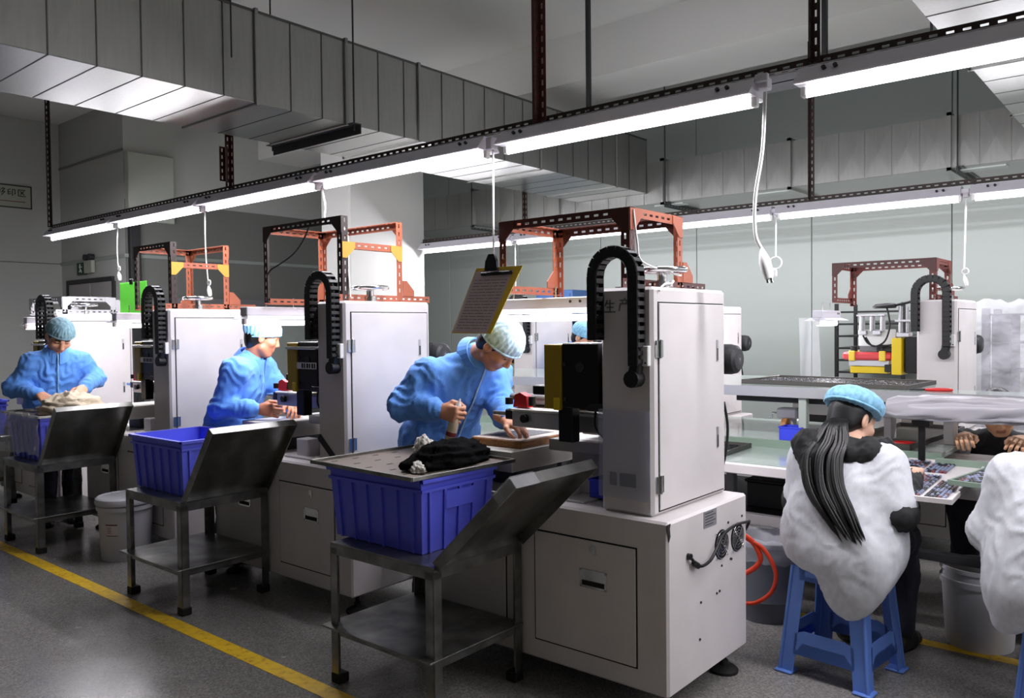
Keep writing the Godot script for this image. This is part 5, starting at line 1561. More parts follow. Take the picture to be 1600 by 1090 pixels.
	part("wire", MB.new(w.position).tube(curve([V(2.73, 2.03, -3.72), V(2.73, 1.95, -3.78), V(2.73, 1.88, -3.87), V(2.73, 1.83, -4.0), V(2.72, 1.80, -4.08), V(2.71, 1.77, -4.1)]), 0.005, 6), mats.black_rubber, w)
	# blue cup beside the bed of the nearest machine
	blue_bin("small blue parts cup at the foot of the nearest machine's column", V(2.8, 0.755, -1.83))
# ---------- people: smooth-blended distance fields meshed as surface nets ----------
class SN:
	var lo: Vector3
	var h: float
	var nx: int
	var ny: int
	var nz: int
	var f := PackedFloat32Array()
	func _init(a: Vector3, b: Vector3, cell: float) -> void:
		lo = a
		h = cell
		nx = int((b.x - a.x) / h) + 2
		ny = int((b.y - a.y) / h) + 2
		nz = int((b.z - a.z) / h) + 2
		f.resize(nx * ny * nz)
		f.fill(0.3)
	func span(mn: Vector3, mx: Vector3) -> PackedInt32Array:
		return PackedInt32Array([maxi(0, int((mn.x - lo.x) / h)), mini(nx - 1, int((mx.x - lo.x) / h) + 1), maxi(0, int((mn.y - lo.y) / h)), mini(ny - 1, int((mx.y - lo.y) / h) + 1), maxi(0, int((mn.z - lo.z) / h)), mini(nz - 1, int((mx.z - lo.z) / h) + 1)])
	func cap(a: Vector3, b: Vector3, ra: float, rb: float, k := 0.02) -> void:
		var m := k + 2.5 * h
		var rm := maxf(ra, rb) + m
		var s := span(Vector3(minf(a.x, b.x) - rm, minf(a.y, b.y) - rm, minf(a.z, b.z) - rm), Vector3(maxf(a.x, b.x) + rm, maxf(a.y, b.y) + rm, maxf(a.z, b.z) + rm))
		var ab := b - a
		var il := 1.0 / maxf(ab.length_squared(), 1e-9)
		var dr := rb - ra
		for z in range(s[4], s[5] + 1):
			for y in range(s[2], s[3] + 1):
				var i := (z * ny + y) * nx + s[0]
				for x in range(s[0], s[1] + 1):
					var p := Vector3(lo.x + x * h, lo.y + y * h, lo.z + z * h) - a
					var t := clampf(p.dot(ab) * il, 0.0, 1.0)
					var d := (p - ab * t).length() - ra - dr * t
					var v := f[i]
					var e := k - absf(v - d)
					f[i] = minf(v, d) - (e * e * 0.25 / k if e > 0.0 else 0.0)
					i += 1
	func ell(c: Vector3, bs: Basis, r: Vector3, k := 0.02, sub := false) -> void:
		var rm := maxf(r.x, maxf(r.y, r.z)) + k + 2.5 * h
		var s := span(c - Vector3(rm, rm, rm), c + Vector3(rm, rm, rm))
		var inv := bs.transposed()
		for z in range(s[4], s[5] + 1):
			for y in range(s[2], s[3] + 1):
				var i := (z * ny + y) * nx + s[0]
				for x in range(s[0], s[1] + 1):
					var q := inv * (Vector3(lo.x + x * h, lo.y + y * h, lo.z + z * h) - c)
					var q1 := q / r
					var k0 := q1.length()
					var k1 := maxf((q1 / r).length(), 1e-6)
					var d := k0 * (k0 - 1.0) / k1
					if k0 < 0.05: d = -minf(r.x, minf(r.y, r.z))
					var v := f[i]
					if sub:
						var g := -d
						var e2 := k - absf(v - g)
						f[i] = maxf(v, g) + (e2 * e2 * 0.25 / k if e2 > 0.0 else 0.0)
					else:
						var e := k - absf(v - d)
						f[i] = minf(v, d) - (e * e * 0.25 / k if e > 0.0 else 0.0)
					i += 1
	# keep only the side of a plane that its normal points to
	func cut(p: Vector3, n: Vector3) -> void:
		var i := 0
		for z in nz:
			for y in ny:
				for x in nx:
					var d := (p - Vector3(lo.x + x * h, lo.y + y * h, lo.z + z * h)).dot(n)
					if d > f[i]: f[i] = d
					i += 1
	func at(p: Vector3) -> float:
		var x := clampi(int((p.x - lo.x) / h + 0.5), 0, nx - 1)
		var y := clampi(int((p.y - lo.y) / h + 0.5), 0, ny - 1)
		var z := clampi(int((p.z - lo.z) / h + 0.5), 0, nz - 1)
		return f[(z * ny + y) * nx + x]
	# first point outside the surface along a direction
	func skin(p: Vector3, d: Vector3, reach := 0.5) -> Vector3:
		var t := reach
		while t > 0.0:
			if at(p + d * t) < 0.0: break
			t -= 0.003
		return p + d * t
	func mesh(v: PackedVector3Array, idx: PackedInt32Array) -> void:
		var cell := PackedInt32Array()
		cell.resize(nx * ny * nz)
		cell.fill(-1)
		var far := h * 1.8
		var off := [0, 1, nx, nx + 1, nx * ny, nx * ny + 1, nx * ny + nx, nx * ny + nx + 1]
		var E := [[0, 1], [2, 3], [4, 5], [6, 7], [0, 2], [1, 3], [4, 6], [5, 7], [0, 4], [1, 5], [2, 6], [3, 7]]
		var C := [Vector3(0, 0, 0), Vector3(1, 0, 0), Vector3(0, 1, 0), Vector3(1, 1, 0), Vector3(0, 0, 1), Vector3(1, 0, 1), Vector3(0, 1, 1), Vector3(1, 1, 1)]
		var live := PackedInt32Array()
		for z in nz - 1:
			for y in ny - 1:
				var i0 := (z * ny + y) * nx
				for x in nx - 1:
					var i := i0 + x
					var a := f[i]
					if a > far or a < -far: continue
					var neg := 0
					var vals := PackedFloat32Array([a, f[i + off[1]], f[i + off[2]], f[i + off[3]], f[i + off[4]], f[i + off[5]], f[i + off[6]], f[i + off[7]]])
					for w in vals:
						if w < 0.0: neg += 1
					if neg == 0 or neg == 8: continue
					var s := Vector3.ZERO
					var n := 0
					for e in E:
						var p := vals[e[0]]
						var q := vals[e[1]]
						if (p < 0.0) != (q < 0.0):
							s += C[e[0]].lerp(C[e[1]], p / (p - q))
							n += 1
					cell[i] = v.size()
					live.append(i)
					v.append(lo + (Vector3(x, y, z) + s / n) * h)
		var sx := 1
		var sy := nx
		var sz := nx * ny
		for i in live:
			var a := f[i] < 0.0
			for ax in 3:
				var st := [sx, sy, sz][ax] as int
				var u := [sy, sz, sx][ax] as int
				var w := [sz, sx, sy][ax] as int
				if i + st >= f.size(): continue
				if a == (f[i + st] < 0.0): continue
				if i - u - w < 0: continue
				var c0 := cell[i]
				var c1 := cell[i - u]
				var c2 := cell[i - u - w]
				var c3 := cell[i - w]
				if c0 < 0 or c1 < 0 or c2 < 0 or c3 < 0: continue
				if a:
					idx.append_array(PackedInt32Array([c0, c2, c1, c0, c3, c2]))
				else:
					idx.append_array(PackedInt32Array([c0, c1, c2, c0, c2, c3]))

func normals_of(v: PackedVector3Array, idx: PackedInt32Array) -> PackedVector3Array:
	var n := PackedVector3Array()
	n.resize(v.size())
	for i in range(0, idx.size(), 3):
		var a := idx[i]
		var b := idx[i + 1]
		var c := idx[i + 2]
		var fn := (v[c] - v[a]).cross(v[b] - v[a])
		n[a] += fn
		n[b] += fn
		n[c] += fn
	for i in n.size(): n[i] = n[i].normalized()
	return n

func wrinkle(v: PackedVector3Array, idx: PackedInt32Array, amp: float, freq: float, seed_: int) -> void:
	# soft hanging folds: long along the limb's height, sharper on the crests
	var f := FastNoiseLite.new()
	f.noise_type = FastNoiseLite.TYPE_SIMPLEX_SMOOTH
	f.seed = seed_
	f.frequency = freq
	f.fractal_type = FastNoiseLite.FRACTAL_NONE
	f.domain_warp_enabled = true
	f.domain_warp_amplitude = 0.05
	f.domain_warp_frequency = 4.0
	var n := normals_of(v, idx)
	for i in v.size():
		var p := v[i]
		var q := f.get_noise_3d(p.x, p.y * 0.4, p.z)
		v[i] = p + n[i] * amp * (1.0 - 2.6 * absf(q))

# gathered creases round a joint: [centre, direction across the creases, reach, waves per metre x TAU, depth]
func creases(v: PackedVector3Array, idx: PackedInt32Array, folds: Array, seed_: int) -> void:
	var f := FastNoiseLite.new()
	f.noise_type = FastNoiseLite.TYPE_SIMPLEX_SMOOTH
	f.seed = seed_
	f.frequency = 7.0
	f.fractal_type = FastNoiseLite.FRACTAL_NONE
	var n := normals_of(v, idx)
	for i in v.size():
		var p := v[i]
		var w := f.get_noise_3d(p.x, p.y, p.z)
		var sum := 0.0
		for e in folds:
			var d: Vector3 = p - e[0]
			var g: float = d.length_squared() / (e[2] * e[2])
			if g > 3.0: continue
			sum += e[4] * exp(-g) * (1.0 - 2.2 * absf(sin(d.dot(e[1]) * e[3] * 0.5 + w * 3.4)))
		v[i] = p + n[i] * sum

func am(v: PackedVector3Array, idx: PackedInt32Array, o: Vector3, col := PackedColorArray()) -> ArrayMesh:
	var arr := []
	arr.resize(Mesh.ARRAY_MAX)
	var w := PackedVector3Array()
	w.resize(v.size())
	for i in v.size(): w[i] = v[i] - o
	arr[Mesh.ARRAY_VERTEX] = w
	arr[Mesh.ARRAY_NORMAL] = normals_of(v, idx)
	arr[Mesh.ARRAY_INDEX] = idx
	if col.size(): arr[Mesh.ARRAY_COLOR] = col
	var m := ArrayMesh.new()
	m.add_surface_from_arrays(Mesh.PRIMITIVE_TRIANGLES, arr)
	return m

func box_of(pts: Array, r: float) -> Array:
	var a: Vector3 = pts[0]
	var b: Vector3 = pts[0]
	for p in pts:
		a = Vector3(minf(a.x, p.x), minf(a.y, p.y), minf(a.z, p.z))
		b = Vector3(maxf(b.x, p.x), maxf(b.y, p.y), maxf(b.z, p.z))
	return [a - Vector3(r, r, r), b + Vector3(r, r, r)]

# hand: wrist, direction of the fingers, normal out of the palm, +1/-1 for the side of the thumb, bends in radians, spread
func hand(v: PackedVector3Array, idx: PackedInt32Array, wr: Vector3, d: Vector3, pn: Vector3, side: float, bend: Array, th: float, sc := 1.0) -> void:
	d = d.normalized()
	pn = (pn - d * pn.dot(d)).normalized()
	var s := d.cross(pn) * side   # towards the thumb
	var g := SN.new(wr - Vector3(0.2, 0.2, 0.2) * sc * 0.75 + d * 0.06, wr + Vector3(0.2, 0.2, 0.2) * sc * 0.75 + d * 0.06, 0.0032)
	g.cap(wr - d * 0.045, wr + d * 0.01, 0.026 * sc, 0.024 * sc, 0.01)
	var lens := [[0.040, 0.025, 0.021], [0.045, 0.029, 0.023], [0.042, 0.027, 0.022], [0.033, 0.021, 0.019]]
	for i in 4:
		var lat := (1.5 - i) * 0.0195
		var kn := wr + (d * (0.088 - 0.006 * absf(i - 1.2)) + s * lat * 1.02) * sc
		g.cap(wr + (d * 0.012 + s * lat * 0.75) * sc, kn, 0.0145 * sc, 0.0115 * sc, 0.016)
		var p := kn
		var ang := 0.0
		for j in 3:
			ang += bend[i] * [0.85, 1.05, 0.6][j]
			var fd := (d * cos(ang) + pn * sin(ang)).normalized()
			fd = (fd + s * (1.5 - i) * 0.05).normalized()
			var q: Vector3 = p + fd * float(lens[i][j]) * sc
			g.cap(p, q, [0.0098, 0.0090, 0.0082][j] * sc, [0.0090, 0.0082, 0.0072][j] * sc, 0.004)
			p = q
	# thumb from the side of the palm near its base
	var t0 := wr + (d * 0.022 + s * 0.022 + pn * 0.006) * sc
	var t1 := t0 + (d * 0.65 + s * 0.75 + pn * 0.25).normalized() * 0.040 * sc
	var t2 := t1 + (d * 0.9 + s * (0.35 - th * 0.5) + pn * (0.2 + th * 0.6)).normalized() * 0.033 * sc
	var t3 := t2 + (d * 0.95 + s * (0.1 - th * 0.8) + pn * (0.1 + th * 0.6)).normalized() * 0.027 * sc
	g.cap(t0, t1, 0.0165 * sc, 0.0125 * sc, 0.014)
	g.cap(t1, t2, 0.0115 * sc, 0.0105 * sc, 0.004)
	g.cap(t2, t3, 0.0102 * sc, 0.0085 * sc, 0.004)
	g.mesh(v, idx)

func human(c: Dictionary) -> Node3D:
	var at_: Vector3 = c.at
	var o := thing(c.get("name", "person"), c.label, "person", at_, c.get("group", ""))
	var pel: Vector3 = c.pelvis
	var che: Vector3 = c.chest
	var nec: Vector3 = c.neck
	var hc: Vector3 = c.head
	var hf: Vector3 = c.hf.normalized()
	var hs: Vector3 = (c.hu as Vector3).cross(hf).normalized()   # to the person's left
	var hu := hf.cross(hs).normalized()
	var hb := Basis(hs, hu, hf)
	var H := func(x: float, y: float, z: float) -> Vector3: return hc + hb * Vector3(x, y, z)
	var fwd: Vector3 = c.fwd.normalized()
	var rt := Vector3.UP.cross(fwd).normalized() * -1.0   # to the person's right
	var up := (nec - pel).normalized()
	var rs: Vector3 = c.rs
	var ls: Vector3 = c.ls
	var v := PackedVector3Array()
	var idx := PackedInt32Array()
	# --- body: coarse trunk and limbs under the clothes, one surface ---
	var pts := [pel, che, nec, rs, ls, c.re, c.le, c.rw, c.lw, c.rk, c.lk, c.ra, c.la]
	var bb := box_of(pts, 0.2)
	var g := SN.new(bb[0], bb[1], 0.016)
	g.cap(pel + rt * 0.06, che + rt * 0.06, 0.095, 0.10, 0.06)
	g.cap(pel - rt * 0.06, che - rt * 0.06, 0.095, 0.10, 0.06)
	g.cap(che, nec, 0.09, 0.055, 0.05)
	g.cap(nec, H.call(0, -0.05, -0.015), 0.055, 0.05, 0.03)
	for a in [[rs, c.re, c.rw], [ls, c.le, c.lw]]:
		g.cap(nec - up * 0.06, a[0], 0.05, 0.052, 0.05)
		g.cap(a[0], a[1], 0.047, 0.038, 0.02)
		g.cap(a[1], a[2], 0.038, 0.026, 0.015)
	for a in [[rt * 0.085, c.rk, c.ra], [rt * -0.085, c.lk, c.la]]:
		g.cap(pel + a[0] - up * 0.03, a[1], 0.08, 0.055, 0.04)
		g.cap(a[1], a[2], 0.05, 0.035, 0.02)
		g.cap(a[2], a[2] + fwd * 0.12 - Vector3(0, 0.04, 0), 0.035, 0.03, 0.02)
	g.mesh(v, idx)
	# --- head ---
	var k := float(c.get("hs", 1.0))
	g = SN.new(hc - Vector3(1, 1, 1) * 0.175, hc + Vector3(1, 1, 1) * 0.175, 0.0045)
	g.ell(H.call(0, 0.035, -0.012), hb, Vector3(0.075, 0.09, 0.095) * k, 0.01)
	g.ell(H.call(0, -0.035, 0.03), hb, Vector3(0.06, 0.075, 0.062) * k, 0.03)
	g.ell(H.call(0, -0.092, 0.058), hb, Vector3(0.026, 0.02, 0.024) * k, 0.02)
	g.cap(H.call(0, -0.06, -0.02), nec, 0.052, 0.056, 0.02)
	for s in [-1.0, 1.0]:
		g.cap(H.call(s * 0.05, -0.06, 0.01), H.call(s * 0.02, -0.095, 0.05), 0.02, 0.018, 0.02)
		g.ell(H.call(s * 0.042, -0.018, 0.06), hb, Vector3(0.026, 0.022, 0.022), 0.02)
		g.ell(H.call(s * 0.033, 0.012, 0.098), hb, Vector3(0.022, 0.012, 0.018), 0.012, true)
		g.ell(H.call(s * 0.032, 0.010, 0.072), hb, Vector3(0.017, 0.012, 0.014), 0.004)
		g.cap(H.call(s * 0.046, 0.032, 0.068), H.call(s * 0.012, 0.028, 0.084), 0.011, 0.010, 0.012)
		g.ell(H.call(s * 0.079, 0.0, -0.008), hb.rotated(hu, -s * 0.35), Vector3(0.010, 0.033, 0.021), 0.008)
		g.ell(H.call(s * 0.089, 0.0, -0.002), hb, Vector3(0.007, 0.018, 0.011), 0.006, true)
	g.cap(H.call(0, 0.02, 0.086), H.call(0, -0.026, 0.104), 0.0095, 0.0125, 0.012)
	g.ell(H.call(0.012, -0.031, 0.094), hb, Vector3(0.009, 0.008, 0.011), 0.006)
	g.ell(H.call(-0.012, -0.031, 0.094), hb, Vector3(0.009, 0.008, 0.011), 0.006)
	g.cap(H.call(-0.018, -0.054, 0.083), H.call(0.018, -0.054, 0.083), 0.0075, 0.0075, 0.008)
	g.cap(H.call(-0.015, -0.066, 0.081), H.call(0.015, -0.066, 0.081), 0.008, 0.008, 0.008)
	var head_from := v.size()
	g.mesh(v, idx)
	# --- hands ---
	for a in [["rh", c.rw, 1.0], ["lh", c.lw, -1.0]]:
		if c.has(a[0]):
			var q: Dictionary = c[a[0]]
			hand(v, idx, a[1], q.d, q.n, a[2] * q.get("flip", 1.0), q.bend, q.get("thumb", 0.3), q.get("sc", 1.0))
	var col := PackedColorArray()
	col.resize(v.size())
	var skin: Color = (c.get("skin", Color(0.80, 0.60, 0.48)) as Color).srgb_to_linear()
	var lip := Color(0.62, 0.36, 0.32).srgb_to_linear()
	var drk := Color(0.06, 0.05, 0.045).srgb_to_linear()
	var inv := hb.transposed()
	for i in v.size():
		var cc := skin
		if i >= head_from:
			var q := inv * (v[i] - hc)
			if q.length() < 0.16:
				var ax := absf(q.x)
				if q.z > 0.05:
					if absf(q.y + 0.060) < 0.011 and ax < 0.024: cc = skin.lerp(lip, 0.75)
					if absf(q.y - 0.034 + 0.08 * maxf(0.0, ax - 0.035)) < 0.006 and ax > 0.012 and ax < 0.052: cc = drk
					if absf(q.y - 0.011) < 0.004 and ax > 0.018 and ax < 0.046: cc = drk
				elif q.y > 0.035 + 0.25 * q.z and q.z < 0.05: cc = drk
				if q.z < -0.03 and q.y > -0.05 and ax < 0.078: cc = drk
		col[i] = cc
	obj("body", am(v, idx, at_, col), mats.skin, o)
	# --- hair ---
	if c.get("hair", 1) > 0:
		g = SN.new(hc - Vector3(1, 1, 1) * 0.16, hc + Vector3(1, 1, 1) * 0.16, 0.006)
		g.ell(H.call(0, 0.036, -0.02), hb, Vector3(0.083, 0.098, 0.097) * k, 0.01)
		g.ell(H.call(0, -0.03, -0.055), hb, Vector3(0.066, 0.06, 0.045) * k, 0.03)
		g.cut(H.call(0, 0.02, 0.035), -hf * 0.9 + hu * 0.55)
		v = PackedVector3Array()
		idx = PackedInt32Array()
		g.mesh(v, idx)
		obj("hair", am(v, idx, at_), mats.hair_black, o)
	# --- coat ---
	var fl: float = c.get("flare", 0.0)
	bb = box_of([pel + Vector3(0, -0.35, 0), che, nec, rs, ls, c.re, c.le, c.rw, c.lw], 0.26)
	g = SN.new(bb[0], bb[1], 0.0105)
	var w: float = c.get("width", 1.0)
	var hem: Vector3 = c.get("hem", pel - Vector3(0, 0.22, 0))
	g.cap(pel + rt * 0.075, che + rt * 0.075, 0.118 * w + fl, 0.112 * w, 0.09)
	g.cap(pel - rt * 0.075, che - rt * 0.075, 0.118 * w + fl, 0.112 * w, 0.09)
	g.cap(che, nec - up * 0.02, 0.11, 0.07, 0.07)
	g.cap(pel + rt * 0.08, hem + rt * 0.1, 0.118 * w + fl, 0.11 * w + fl, 0.08)
	g.cap(pel - rt * 0.08, hem - rt * 0.1, 0.118 * w + fl, 0.11 * w + fl, 0.08)
	for e in c.get("extra", []):
		if e.size() == 3: g.ell(e[0], Basis.IDENTITY, e[1], e[2])
		else: g.cap(e[0], e[1], e[2], e[3], e[4])
	var sl: float = c.get("sleeve", 1.0)   # share of the forearm that the sleeve covers
	for a in [[rs, c.re, c.rw], [ls, c.le, c.lw]]:
		g.cap(nec - up * 0.055, a[0], 0.066, 0.072, 0.06)
		g.cap(a[0], a[1] if sl > 0.0 else (a[0] as Vector3).lerp(a[1], 0.82), 0.075 * w, 0.064 * w, 0.05)
		if sl > 0.0:
			g.cap(a[1], (a[1] as Vector3).lerp(a[2], 0.80 * sl), 0.064 * w, 0.052, 0.035)
			g.cap((a[1] as Vector3).lerp(a[2], 0.80 * sl), (a[1] as Vector3).lerp(a[2], 0.95 * sl), 0.050, 0.036, 0.02)
	if c.get("cut_hem", true): g.cut(hem, Vector3.UP)
	if c.has("cut_at"): g.cut(c.cut_at, (c.cut_n as Vector3).normalized())
	for e in c.get("tail", []): g.ell(e[0], Basis.IDENTITY, e[1], e[2])
	v = PackedVector3Array()
	idx = PackedInt32Array()
	g.mesh(v, idx)
	wrinkle(v, idx, c.get("fold", 0.009), 4.2, int(absf(at_.z) * 31) + 3)
	var folds := []
	for a in [[rs, c.re, c.rw], [ls, c.le, c.lw]]:
		var ua: Vector3 = ((a[1] as Vector3) - a[0]).normalized()
		var fa: Vector3 = ((a[2] as Vector3) - a[1]).normalized()
		folds.append([a[1], (ua + fa).normalized(), 0.11, 105.0, 0.0075])
		folds.append([(a[1] as Vector3).lerp(a[2], 0.75), fa, 0.09, 130.0, 0.005])
		folds.append([a[0], (ua + rt * (0.8 if a[0] == rs else -0.8)).normalized(), 0.13, 80.0, 0.006])
	folds.append([pel.lerp(che, 0.25), (up + rt * 0.4).normalized(), 0.18, 75.0, 0.006])
	folds.append([che - up * 0.02 + fwd * 0.1, (rt - up * 0.35).normalized(), 0.16, 62.0, 0.0055])
	folds.append([che - up * 0.05 - fwd * 0.1, (rt + up * 0.3).normalized(), 0.2, 58.0, 0.006])
	folds.append([hem.lerp(pel, 0.3), (rt + up * 0.12).normalized(), 0.22, 60.0, 0.007])
	for e in folds: e[4] *= float(c.get("crease", 1.0))
	creases(v, idx, folds, int(absf(at_.z) * 13) + 2)
	var coat := obj("coat", am(v, idx, at_), c.coat, o)
	# collar and front seam lie on the cloth
	if c.get("collar", true):
		var nd: Vector3 = (H.call(0, -0.05, -0.02) - nec).normalized()
		var cf := (fwd - nd * fwd.dot(nd)).normalized()
		var cs := nd.cross(cf)
		var rings := []
		for i in 26:
			var a := lerpf(0.14, TAU - 0.14, i / 25.0)
			var rad: Vector3 = cf * cos(a) * 0.088 + cs * sin(a) * 0.080
			var outw: Vector3 = rad.normalized()
			var tip := 0.05 * pow(maxf(0.0, cos(a)), 2.0)
			var base: Vector3 = nec + rad - nd * 0.015
			rings.append(PackedVector3Array([base + nd * 0.035 - outw * 0.008, base + nd * 0.040, base + outw * 0.022 - nd * (0.012 + tip), base + outw * 0.017 - nd * (0.014 + tip)]))
		part("collar", MB.new(at_).loft(rings, false), c.coat, coat)
	if c.get("seam", true):
		var line := []
		for i in 24:
			var t := i / 23.0
			var base := nec.lerp(pel, t) if t < 0.9 else pel.lerp(hem, (t - 0.9) * 6.0)
			var hit: Vector3 = g.skin(base, fwd, c.get("seam_reach", 0.19))
			var best := hit.dot(fwd)
			for p in v:
				if p.distance_squared_to(hit) < 0.0003: best = maxf(best, p.dot(fwd))
			line.append(hit + fwd * (best - hit.dot(fwd) + 0.002))
		for r in 3:
			for i in range(1, 23): line[i] = (line[i - 1] + line[i] * 2.0 + line[i + 1]) * 0.25
		var flat := PackedVector2Array([Vector2(0.003, 0.004), Vector2(-0.003, 0.004), Vector2(-0.003, -0.004), Vector2(0.003, -0.004)])
		part("front_seam", MB.new(at_).sweep(line, flat, false, true, false, fwd), c.get("seam_mat", mats.net_blue), coat)
	# bare-arm undersleeves where the coat has short sleeves
	if c.has("under"):
		for a in [[rs, c.re, c.rw], [ls, c.le, c.lw]]:
			bb = box_of([a[0], a[1], a[2]], 0.1)
			g = SN.new(bb[0], bb[1], 0.011)
			g.cap((a[0] as Vector3).lerp(a[1], 0.4), a[1], 0.05, 0.062, 0.02)
			g.cap(a[1], (a[1] as Vector3).lerp(a[2], 0.85), 0.062, 0.042, 0.02)
			v = PackedVector3Array()
			idx = PackedInt32Array()
			g.mesh(v, idx)
			wrinkle(v, idx, 0.006, 12.0, 4)
			obj("undersleeve", am(v, idx, at_), c.under, o)
	# --- trousers and shoes ---
	bb = box_of([pel, c.rk, c.lk, c.ra, c.la], 0.2)
	g = SN.new(bb[0], bb[1], 0.015)
	g.cap(pel + rt * 0.07, pel - rt * 0.07, 0.108, 0.108, 0.05)
	for a in [[rt * 0.085, c.rk, c.ra], [rt * -0.085, c.lk, c.la]]:
		g.cap(pel + a[0] - up * 0.02, a[1], 0.098, 0.072, 0.04)
		g.cap(a[1], a[2] + ((a[1] as Vector3) - a[2]).normalized() * 0.02, 0.072, 0.058, 0.03)
	v = PackedVector3Array()
	idx = PackedInt32Array()
	g.mesh(v, idx)
	wrinkle(v, idx, 0.008, 8.0, 2)
	obj("trousers", am(v, idx, at_), mats.navy_cloth, o)
	for a in [c.ra, c.la]:
		var an: Vector3 = a
		g = SN.new(an - Vector3(0.25, 0.12, 0.25), an + Vector3(0.25, 0.1, 0.25), 0.009)
		var fl_ := Vector3(an.x, 0.045, an.z)
		g.cap(fl_ - fwd * 0.05, fl_ + fwd * 0.06, 0.044, 0.046, 0.02)
		g.cap(fl_ + fwd * 0.06, fl_ + fwd * 0.15 - Vector3(0, 0.012, 0), 0.046, 0.034, 0.02)
		g.cut(Vector3(0, 0.0, 0), Vector3.UP)
		v = PackedVector3Array()
		idx = PackedInt32Array()
		g.mesh(v, idx)
		obj("shoe", am(v, idx, at_), mats.black_plastic, o)
	# --- bouffant cap ---
	if c.has("net"):
		g = SN.new(hc - Vector3(1, 1, 1) * 0.2, hc + Vector3(1, 1, 1) * 0.2, 0.0055)
		var nr: Vector3 = c.get("net_r", Vector3(0.096, 0.098, 0.118))
		var nc: Vector3 = c.get("net_c", Vector3(0, 0.052, -0.012))
		g.ell(H.call(nc.x, nc.y, nc.z), hb, nr, 0.01)
		var nn: Vector3 = hb * (c.get("net_n", Vector3(0, 1, -0.22)) as Vector3).normalized()
		var np: Vector3 = H.call(0, c.get("net_y", 0.022), 0)
		g.cut(np, nn)
		v = PackedVector3Array()
		idx = PackedInt32Array()
		g.mesh(v, idx)
		# gathered pleats that run from the crown to the band
		var nf := FastNoiseLite.new()
		nf.seed = 6
		nf.frequency = 1.0
		var nv := normals_of(v, idx)
		for i in v.size():
			var q := inv * (v[i] - hc)
			var ang := atan2(q.x, q.z)
			var dn := clampf((0.16 - (q.y - 0.0)) * 7.0, 0.0, 1.0)
			v[i] += nv[i] * (0.0022 * sin(ang * 26.0 + 2.0 * nf.get_noise_2d(q.x * 20.0, q.z * 20.0)) * dn + 0.004 * nf.get_noise_3d(q.x * 26.0, q.y * 26.0, q.z * 26.0))
		var net := obj("hair_net", am(v, idx, at_), c.net, o)
		var ring := []
		var e1 := (hf - nn * hf.dot(nn)).normalized()
		var e2 := nn.cross(e1)
		for i in 44:
			var a := TAU * i / 44.0
			var dd := e1 * cos(a) + e2 * sin(a)
			var p: Vector3 = g.skin(np + nn * 0.008, dd, 0.17)
			ring.append(p + dd * (0.001 + 0.0018 * (i % 2)))
		part("elastic_band", MB.new(at_).tube(ring, 0.0055, 6, false, true), c.net, net)
	return o

